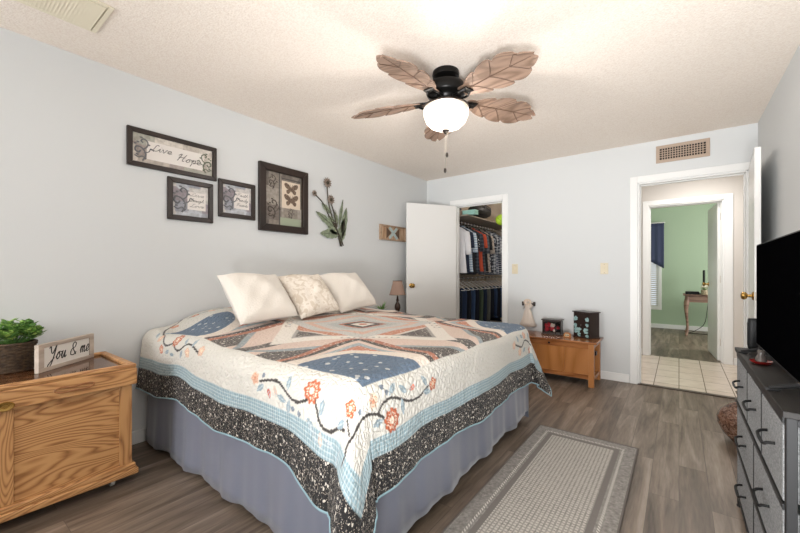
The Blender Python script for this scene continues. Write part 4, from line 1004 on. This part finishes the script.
# ------------------------------------------------------------------ dresser and what stands on it
def fabric_mat():
    m = mat('grey_drawer_fabric', '6d6e70', .9); t = NT(m); v = t.coords()
    n = t.noise(t.coords(scale=(1, 1, .25)), 260, 2); n2 = t.noise(t.coords(scale=(1, .25, 1)), 260, 2); f = t.mix(.5, n, n2)
    t.base(t.ramp(f, [(.38, '6b6c6e'), (.5, '88898a'), (.62, 'a0a1a1')])); t.bump(f, .3, .001); return m
m_fab = fabric_mat()
m_dt = mat('charcoal_wood_top', '211f1e', .55, var=('2a2725', 60, (1, .1, 1)), spec=.25)
m_df = mat('dark_steel_frame', '232324', .55, 0, spec=.3)
DX0, DX1, DY0, DY1, DZ = .225, .515, 1.40, 2.44, .77
def dresser():
    t = thing('dresser', 'grey fabric drawer dresser with dark frame along the right wall under the television', 'dresser', (DX0, DY0, 0)); D, W_ = DX1-DX0, DY1-DY0
    MB().box((-.006, -.008, DZ-.018), (D+.003, W_+.006, DZ)).build('top', m_dt, t, bevel=.002)
    f = MB(); p = .022
    for y in (0, W_-p):
        for x in (.002, D-p): MB().box((x, y, .012), (x+p, y+p, DZ-.018)).build('post', m_df, t, bevel=.002)
    for z in (.065, .275, .495, DZ-.04): f = MB().box((-.002, p, z), (.02, W_-p, z+.016)).box((D-.02, p, z), (D-.004, W_-p, z+.016)); f.build('rail', m_df, t, bevel=.001)
    for y in (0.003, W_-.018):
        f = MB()
        for z in (.065, .395, DZ-.04): f.box((.022, y, z), (D-.02, y+.015, z+.018))
        f.build('side_rail', m_df, t, bevel=.001)
        MB().box((.03, y+.004, .083), (D-.03, y+.010, DZ-.04)).build('side_panel', m_fab, t, bevel=.001)
    b = MB().box((.022, -.004, .405), (D-.02, -.001, .423)); b.build('strap', mat('black_strap', '121212', .6, bump=(200, .6)), t)
    MB().lathe([(.006, 0), (.006, .003), (.002, .004)], 12, T((.012, 0, .43)) @ RX(PI/2)).build('screw', m_brass, t)
    def drawer(y0, y1, z0, z1):
        d = MB().box((.0, y0+.006, z0+.005), (D-.03, y1-.006, z1-.005)).build('drawer', m_fab, t, bevel=.004)
        yc, zc = (y0+y1)/2, z0+(z1-z0)*.52; hw = .058
        MB().tube(catmull([(.0, yc-hw, zc+.01), (-.016, yc-hw+.004, zc+.007), (-.025, yc-hw+.016, zc), (-.025, yc+hw-.016, zc), (-.016, yc+hw-.004, zc+.007), (.0, yc+hw, zc+.01)], 5), .0046, 8).build('handle', m_blackp, d, smooth='full')
    for k in range(3): a = p+(W_-2*p)*k/3; drawer(a, a+(W_-2*p)/3, .511, DZ-.04)
    for z0, z1 in ((.291, .495), (.081, .275)):
        for k in range(2): a = p+(W_-2*p)*k/2; drawer(a, a+(W_-2*p)/2, z0, z1)
    for y in (p+(W_-2*p)/3, p+2*(W_-2*p)/3): MB().box((-.001, y-.0045, .511), (.012, y+.0045, DZ-.04)).build('shade_divider', m_df, t)  # dark strips in the drawer gaps, their colour stands in for shade
    for z0, z1 in ((.291, .495), (.081, .275)): MB().box((-.001, W_/2-.0045, z0), (.012, W_/2+.0045, z1)).build('shade_divider', m_df, t)
    for x in (.013, D-.013):
        for y in (.011, W_-.011): MB().lathe([(.014, 0), (.014, .006), (.006, .013)], 12, T((x, y, 0))).build('foot', m_df, t)
dresser()
def tv():
    t = thing('television', 'large black flat screen television turned side on, standing on the grey dresser', 'television', (.30, 1.93, DZ)); hy = .44; z0, z1 = .028, .495
    MB().box((-.012, -hy, z0), (.012, hy, z1)).box((.012, -hy*.7, z0+.02), (.045, hy*.7, z0+.26)).build('case', m_blackp, t, bevel=.004)
    MB().box((-.0135, -hy+.006, z0+.012), (-.0122, hy-.006, z1-.006)).build('screen', mat('tv_screen', '050506', .6, spec=0), t)
    for y in (-.30, .36):
        f = MB().tube([(-.0, y, z0+.02), (-.01, y, .022), (-.075, y-.012, .006)], [.009, .009, .007], 8).tube([(.0, y, z0+.02), (.03, y, .022), (.11, y+.012, .006)], [.009, .009, .007], 8)
        f.box((-.085, y-.02, .0), (-.05, y, .007)).box((.09, y, 0), (.125, y+.02, .007)); f.build('foot', m_df, t, bevel=.002)
tv()
def speaker():
    t = thing('speaker', 'small black rounded speaker behind the far end of the television', 'speaker', (.292, 2.41, DZ+.0005))
    b = MB(); rs = []
    for z, k in ((0, .85), (.006, .97), (.02, 1), (.12, 1), (.14, .97), (.147, .85)):
        rs.append([(.03*k*max(-1, min(1, 1.25*math.cos(2*PI*i/20))), .02*k*max(-1, min(1, 1.25*math.sin(2*PI*i/20))), z) for i in range(20)])
    b.rings(rs).build('case', m_blackp, t, smooth=True)
    MB().box((-.0312, -.014, .02), (-.0252, .014, .125)).build('grille', mat('speaker_grille', '1d1d1e', .8, bump=(600, .5)), t)
speaker()
def trinket():
    t = thing('trinket_dish', 'small red rimmed dish with a glass ornament on the dresser in front of the television', 'dish', (.262, 2.05, DZ+.0005))
    MB().lathe([(.02, 0), (.026, .003), (.034, .010), (.0345, .013), (.032, .012), (.022, .006), (.001, .006)], 24).build('dish', mat('red_glaze', '7c1a16', .3), t, smooth=True)
    g = MB().lathe([(.012, .006), (.018, .012), (.016, .026), (.01, .04), (.012, .052), (.006, .055)], 14); g.build('glass_ornament', mat('smoked_glass', '5a5450', .1, spec=.4), t, smooth=True)
trinket()
def vase():
    t = thing('floor_vase', 'round brown mottled vase on the floor beyond the dresser', 'vase', (.35, 3.33, 0))
    m = mat('brown_mottled_glaze', '5b4236', .12); q = NT(m); n = q.noise(q.coords(), 38, 5, 1.2); q.base(q.ramp(n, [(.35, '3c2a22'), (.5, '6a4c3c'), (.6, '84695a'), (.7, '4b362c')]))
    MB().lathe([(.055, 0), (.07, .01), (.115, .06), (.142, .12), (.145, .16), (.125, .21), (.085, .25), (.045, .275), (.036, .30), (.045, .33), (.05, .335), (.04, .33)], 36).build('body', m, t, smooth='full')
    b = MB()
    for k in range(2): z = .275+.012*k; b.tube([(.047*math.cos(2*PI*i/24), .047*math.sin(2*PI*i/24), z) for i in range(25)], .004, 6)
    b.build('neck_ring', m_esp, t)
vase()

# ------------------------------------------------------------------ closet
m_wh = mat('white_hanger_plastic', 'e9e7e2', .4)
def rod(name, z, label):
    t = thing(name, label, 'closet rod', (-2.57, 4.585, z))
    MB().tube([(0, 0, 0), (0, 1.90, 0)], .014, 12).build('bar', mat('chrome_rod', 'b8b8b8', .25, 1), t, smooth=True)
    MB().box((-.02, .2, .0), (-.28, .215, .012)).box((-.02, 1.5, .0), (-.28, 1.515, .012)).build('bracket', m_trim, t)
rod('closet_rod', 1.87, 'upper metal closet rod holding the shirts')
rod('closet_rod', 1.05, 'lower metal closet rod holding the folded trousers')
def shelf():
    t = thing('closet_shelf', 'white closet shelf above the hanging shirts', 'shelf', (-2.87, 4.60, 1.912))
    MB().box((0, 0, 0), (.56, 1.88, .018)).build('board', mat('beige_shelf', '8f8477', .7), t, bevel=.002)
    MB().box((.0, .0, -.05), (.015, 1.88, 0)).build('cleat', m_trim, t)
shelf()
def hanger(y, z, label, w=.115, col=None):
    o = thing('clothes_hanger', label, 'hanger', (-2.57, y, z), group=None)
    b = MB().tube([(w, 0, -.155), (.02, 0, -.06), (0, 0, -.045), (-.02, 0, -.06), (-w, 0, -.155), (-w+.01, 0, -.168), (w-.01, 0, -.168), (w, 0, -.155)], .0055, 6)
    b.tube([(0, 0, -.045), (0, 0, -.02)]+[(.018*math.sin(a), 0, -.0+.018*math.cos(a)*1.0) for a in [2.6, 2.0, 1.4, .8, .2, -.4, -1.0, -1.5]], .0028, 6)
    g = b.build('frame', col or m_wh, o, smooth='full'); return o
def garment(y, z, top, bot, col, col2, pat, w=.21, sleeve=.3, label='', rnd=None, group=None):
    t = thing('shirt', label, 'shirt', (-2.57, y, z), group=group)
    n = 40; rs = []
    m = cloth(col, col2, pat)
    def ring(zz, hw, hd, ph):
        return [(hw*math.cos(2*PI*i/n)*(1 if True else 1), (hd*(1+.0))*math.sin(2*PI*i/n)+.009*math.sin(ph+hw*40*math.cos(2*PI*i/n)*.9)*min(1, abs(zz)*2.2), zz) for i in range(n)]
    ph = rnd.uniform(0, 6)
    prof = [(-.045, .05, .02), (-.06, .07, .028), (-.085, .12, .03), (-.12, w*.86, .032), (-.16, w*.98, .034), (-.22, w*.9, .033), (-.35, w*.86, .034), (-.5, w*.88, .036), (-.65, w*.93, .038), (bot, w*.97, .04)]
    prof = [q for q in prof if q[0] > bot-.0001]
    MB().rings([ring(a, b_, c, ph) for a, b_, c in prof], False).build('body', m, t, smooth='full')
    for s in (-1, 1):
        k = 14; rr = []
        for u in [0, .2, .5, .8, 1]:
            cx_ = s*(w*.86+.055*u**.7); cz = -.13-sleeve*u; r = .058-.018*u
            rr.append([(cx_+r*math.cos(2*PI*i/k), .55*r*math.sin(2*PI*i/k)-.01*u, cz+.35*r*math.cos(2*PI*i/k)*-s*(1-u)) for i in range(k)])
        MB().rings(rr).build('sleeve', m, t, smooth='full')
    c = MB(); c.tube([(.052*math.cos(2*PI*i/16), .03*math.sin(2*PI*i/16), -.048+.006*math.cos(2*PI*i/16)) for i in range(17)], .008, 6); c.build('collar', m, t, smooth='full')
    return t
def cloth(c1, c2, pat):
    nm = 'cloth_%s_%s_%s' % (c1, c2, pat)
    if nm in MATS: return MATS[nm]
    m = mat(nm, c1, .85, bump=(90, .2)); t = NT(m); v = t.coords(); s = t.new('ShaderNodeSeparateXYZ'); t.link(v, s.inputs[0])
    def st(o, f, th=.2): return t.math('GREATER_THAN', t.math('SINE', t.math('MULTIPLY', o, f)), th)
    if pat == 'plaid': t.base(t.mix(t.math('ADD', t.math('MULTIPLY', st(s.outputs[0], 120), .45), t.math('MULTIPLY', st(s.outputs[2], 120), .45)), c1, c2))
    elif pat == 'stripe': t.base(t.mix(st(s.outputs[2], 180), c1, c2))
    elif pat == 'print': t.base(t.mix(t.math('GREATER_THAN', t.noise(v, 22, 4), .54), c1, c2))
    elif pat == 'logo': t.base(t.mix(t.math('MULTIPLY', t.math('GREATER_THAN', t.noise(v, 60, 2), .6), t.math('LESS_THAN', t.math('ABSOLUTE', t.math('ADD', s.outputs[2], .3)), .1)), c1, c2))
    return m
rnd = random.Random(11)
shirts = [
 ('d9d7d8', 'c9c7ca', 'plain', -.77, .34, 'pale grey long shirt nearest the door on the upper closet rod'),
 ('20283c', '2b3550', 'plain', -.62, .24, 'navy shirt behind the pale grey one on the upper rod'),
 ('9fb3c6', 'd7dde2', 'stripe', -.72, .3, 'light blue striped shirt on the upper rod after the navy one'),
 ('1a1b20', 'c9c9c9', 'logo', -.66, .22, 'black tee with a faded print on the upper rod'),
 ('20242f', '55585e', 'plaid', -.70, .28, 'dark plaid shirt on the upper rod beside the orange one'),
 ('b5482e', '8c3222', 'plain', -.60, .22, 'burnt orange shirt on the upper rod'),
 ('5b5f66', '2c2f35', 'plaid', -.68, .3, 'grey plaid shirt on the upper rod after the orange one'),
 ('191a1d', '303236', 'plain', -.77, .24, 'long black shirt in the middle of the upper rod'),
 ('b3a69a', '8c8178', 'print', -.72, .3, 'tan patterned shirt on the upper rod'),
 ('2a2d36', 'a9adb3', 'print', -.6, .22, 'black and grey printed shirt on the upper rod'),
 ('3d424d', 'c5c8cc', 'plaid', -.66, .3, 'slate and white checked shirt toward the back of the upper rod'),
 ('c6c9cf', '33405c', 'plaid', -.62, .3, 'pale checked shirt near the back of the upper rod'),
 ('1d2230', '9aa0aa', 'stripe', -.7, .25, 'dark striped shirt near the back of the upper rod'),
 ('8e969f', '5f666e', 'plain', -.62, .25, 'plain mid grey shirt at the back of the upper rod'),
]
ys = [4.70+.105*i for i in range(14)]
for y, (c1, c2, p, bot, sl, lab) in zip(ys, shirts):
    garment(y, 1.85, 0, -.70-.06*rnd.random(), c1, c2, p, w=rnd.uniform(.19, .22), sleeve=sl, label=lab, rnd=rnd, group='shirts on the upper closet rod')
    h = hanger(y, 1.865, 'white plastic hanger holding the '+lab.split(' on the')[0].split(' behind')[0].split(' nearest')[0].split(' in the')[0].split(' toward')[0].split(' near ')[0].split(' at the')[0]+', upper rod'); h['group'] = 'hangers on the upper closet rod'
def trousers(y, z, col, col2, label, ln):
    t = thing('trousers', label, 'trousers', (-2.57, y, z), group='trousers on the lower closet rod'); m = cloth(col, col2, 'plain')
    n = 24; rs = []
    for u in [0, .03, .2, .5, .8, 1]:
        hw = .14*(1-.1*u)*(.8+.2*min(1, u*20)); rs.append([(hw*math.cos(2*PI*i/n), (.022+.006*u)*math.sin(2*PI*i/n)*(.4+.6*min(1, u*8))+.006*math.sin(3*math.cos(2*PI*i/n)*3+y*30)*u, -.158-ln*u) for i in range(n)])
    b = MB().rings(rs).build('legs', m, t, smooth='full')
    MB().box((-.16, -.026, -.158-ln-.003), (.14, .026, -.158-ln+.02)).build('cuff', m, t, bevel=.006)
tr = [('1c2638', 'deep navy trousers nearest the door on the lower rod'), ('2b3d5c', 'dark blue jeans second on the lower rod'), ('151a26', 'near black jeans third on the lower rod'), ('3b5478', 'mid blue jeans fourth on the lower rod'),
      ('1a2030', 'dark indigo jeans fifth on the lower rod'), ('4a5a48', 'olive green trousers on the lower rod'), ('23314c', 'indigo jeans behind the olive trousers on the lower rod'), ('6b6f6a', 'grey trousers on the lower rod'),
      ('18202f', 'black blue trousers behind the grey pair on the lower rod'), ('31476b', 'faded blue jeans toward the back of the lower rod'), ('1f2533', 'dark slate trousers near the back of the lower rod'), ('2d4a7a', 'bright blue jeans last on the lower rod')]
for i, (c, lab) in enumerate(tr):
    y = 4.69+.14*i; trousers(y, 1.05, c, c, lab, rnd.uniform(.5, .6))
    h = hanger(y, 1.045, 'white plastic hanger above the '+lab, w=.18); h['group'] = 'hangers on the lower closet rod'
def duffel():
    t = thing('duffel_bag', 'black soft bag lying on the closet shelf', 'bag', (-2.36, 5.1, 1.931))
    n = 24; rs = []
    for k in range(13):
        u = k/12; r = .105*(math.sin(PI*min(max(u, .03), .97)))**.35; rs.append([(r*1.25*math.cos(2*PI*i/n)*(1+.05*math.sin(5*i+k)), -.27+.54*u, .099+r*.9*math.sin(2*PI*i/n)*(1+.06*math.sin(3*i+2*k))) for i in range(n)])
    MB().rings(rs).build('body', mat('black_nylon', '1b1a1a', .5, bump=(30, .6, .01)), t, smooth='full')
    MB().tube(catmull([(.1, -.12, .08), (.13, -.1, .15), (.08, 0, .19), (.12, .1, .15), (.1, .13, .08)], 5), .009, 8).build('strap', mat('grey_webbing', '4d4b4a', .7), t, smooth='full')
duffel()
def small_bag():
    t = thing('folded_towel', 'folded mint green towel on the closet shelf above the shirts', 'towel', (-2.32, 4.70, 1.931))
    for k in range(3): MB().box((-.10, -.055, .022*k), (.10, .055, .022*k+.021)).build('fold', mat('mint_terry', 'a3cdc2', .9, bump=(200, .6)), t, bevel=.009, seg=3)
    t = thing('storage_bin', 'beige fabric bundle at the left of the closet shelf', 'bundle', (-2.62, 4.70, 1.931))
    MB().box((-.12, -.08, 0), (.12, .16, .10)).build('body', mat('beige_cloth', 'b9a79a', .9, bump=(30, .6, .01)), t, bevel=.03, seg=4)
    MB().box((-.10, -.06, .101), (.10, .14, .14)).build('top_fold', mat('grey_cloth', '77747a', .9), t, bevel=.018, seg=3)
small_bag()
def ball_():
    t = thing('ball', 'large yellow green ball hanging by the closet shelf end', 'ball', (-1.965, 4.93, 1.86))
    MB().ball((0, 0, 0), .075, 28).build('ball', mat('tennis_yellow', 'b7dc3a', .6, bump=(300, .3)), t, smooth='full')
    b = MB().tube([(.0762*math.cos(a)*math.cos(.45*math.sin(2*a)), .0762*math.sin(a)*math.cos(.45*math.sin(2*a)), .0762*math.sin(.45*math.sin(2*a))) for a in [2*PI*i/60 for i in range(61)]], .0028, 5)
    b.build('seam', mat('ball_seam', '7fa51f', .6), t)
    MB().tube([(0, 0, .074), (-.0, 0, HT-1.86)], .0012, 5).build('cord', m_trim, t)
ball_()

# ------------------------------------------------------------------ green room beyond the hall
def green_window():
    window('window_3', 'Y', -1.05, -.33, .42, 2.05, 9.23, .05, 2)
    b = MB()
    for (a, e, c, d) in ((-1.10, -1.05, .37, 2.10), (-.33, -.28, .37, 2.10), (-1.05, -.33, 2.05, 2.10), (-1.05, -.33, .37, .42)): b.box((a, 9.18, c), (e, 9.2, d))
    struct('trim_4', b, m_trim, .003)
    t = thing('window_blind', 'white slatted blind in the far green room window', 'blind', (-.69, 9.19, 0))
    bm_ = MB().box((-.35, -.03, 2.0), (.35, -.0, 2.05)); bm_.build('head_rail', m_trim, t)
    s = MB()
    for k in range(38): s.box((-.345, -.014, -.0009), (.345, .014, .0009), T((0, -.018, .46+k*.04)) @ RX(-1.05))
    s.build('slat', mat('blind_white', 'e8e6e0', .5), t)
    v = thing('window_valance', 'dark blue pleated shade hanging askew over the far window', 'shade', (-.69, 9.13, 0))
    n = 30; vs = []; 
    for i in range(n+1):
        x = -.42+.87*i/n
        y = .012*math.sin(i*1.6)
        zb = 1.55-.34*max(0, (x+.1)/.55)
        for k in range(9): z = 2.13+(zb-2.13)*k/8; vs.append((x, y*(.4+.6*k/8)+(.004 if k % 2 else 0), z))
    MB().add(vs, [(i*9+k, i*9+k+1, (i+1)*9+k+1, (i+1)*9+k) for i in range(n) for k in range(8)]).build('cloth', mat('navy_cloth', '3f4764', .8), v, smooth='full').modifiers.new('t', 'SOLIDIFY').thickness = .004
    MB().tube([(-.44, 0, 2.135), (.47, 0, 2.135)], .012, 10).build('rod', m_trim, v, smooth=True)
green_window()
def console():
    t = thing('console_table', 'antique wooden table with curved cabriole legs in the green room', 'table', (.09, 8.35, 0)); m = wood('weathered_walnut', ['6b5142', '87695a', '9a7d6b'], 'X', 6, .5, 4)
    MB().box((-.03, -.02, .715), (.92, .50, .74)).build('top', m, t, bevel=.008)
    MB().box((.02, .02, .60), (.88, .04, .715)).box((.02, .44, .60), (.88, .46, .715)).box((.02, .04, .60), (.04, .44, .715)).box((.86, .04, .60), (.88, .44, .715)).build('apron', m, t, bevel=.003)
    for x, sx in ((.03, -1), (.87, 1)):
        for y, sy in ((.03, -1), (.45, 1)):
            d = Vector((sx, sy, 0)).normalized()*.7
            P = [(0, .715, .03), (.0, .64, .036), (.025, .56, .038), (.035, .48, .032), (.022, .36, .024), (.0, .22, .018), (-.005, .12, .016), (.012, .05, .02), (.035, .018, .022), (.04, .004, .02)]
            c = catmull([(x+d.x*o, y+d.y*o, z) for o, z, r in P], 3); rr = [P[min(i//3, 9)][2]*(1-(i % 3)/3)+P[min(i//3+1, 9)][2]*((i % 3)/3) for i in range(len(c))]
            MB().tube(c, rr, 10).build('leg', m, t, smooth='full')
    k = thing('monitor', 'black computer monitor on the antique table, seen edge on', 'monitor', (.36, 8.62, .7405), rz=math.radians(-4))
    MB().box((-.012, -.2, .08), (.012, .2, .43)).build('case', m_blackp, k, bevel=.004); MB().box((-.0135, -.19, .09), (-.0122, .19, .42)).build('screen', MATS['tv_screen'], k)
    MB().box((-.01, -.02, .01), (.012, .02, .12)).box((-.07, -.1, 0), (.07, .1, .01)).build('stand', m_blackp, k, bevel=.003)
    k = thing('laptop_case', 'flat black device lying on the antique table', 'device', (.21, 8.45, .7405))
    MB().box((-.12, -.10, 0), (.08, .10, .045)).build('case', m_blackp, k, bevel=.008); MB().box((-.11, -.09, .0455), (.07, .09, .052)).build('lid', mat('grey_lid', '3a3a3c', .3), k, bevel=.004)
    k = thing('flower_pot', 'small white flowers in a patterned pot on the antique table', 'plant', (.36, 8.335, .7405))
    MB().lathe([(.045, 0), (.055, .02), (.055, .09), (.048, .09)], 18).build('pot', mat('speckled_pot', 'c9bda2', .6, var=('8a7a5c', 60)), k, smooth=True)
    b = MB(); rn = random.Random(8)
    for q in range(24): a = q*2.4; r = .06*math.sqrt(rn.random()); b.ball((r*math.cos(a), r*math.sin(a), .11+rn.uniform(0, .05)), .014, 8)
    b.build('blossoms', mat('cream_blossom', 'ddd8c4', .8), k, smooth=True)
    g = MB()
    for q in range(16): a = q*2.4; g.tube([(0, 0, .08), (.03*math.cos(a), .03*math.sin(a), .11), (.065*math.cos(a), .065*math.sin(a), .115)], [.003, .007, .001], 5)
    g.build('leaves', m_leafd, k)
    o = MB().tube(catmull([(.42, 8.52, .70), (.40, 8.56, .45), (.36, 8.6, .2), (.22, 8.6, .06), (.12, 8.62, .012), (.2, 8.7, .006), (.45, 8.7, .006), (.7, 8.8, .006)], 8), .005, 6).build('power_cord', m_blackp, None, smooth='full')
    tag(o, 'thin black cord drooping from the antique table to the floor', 'cord')
console()
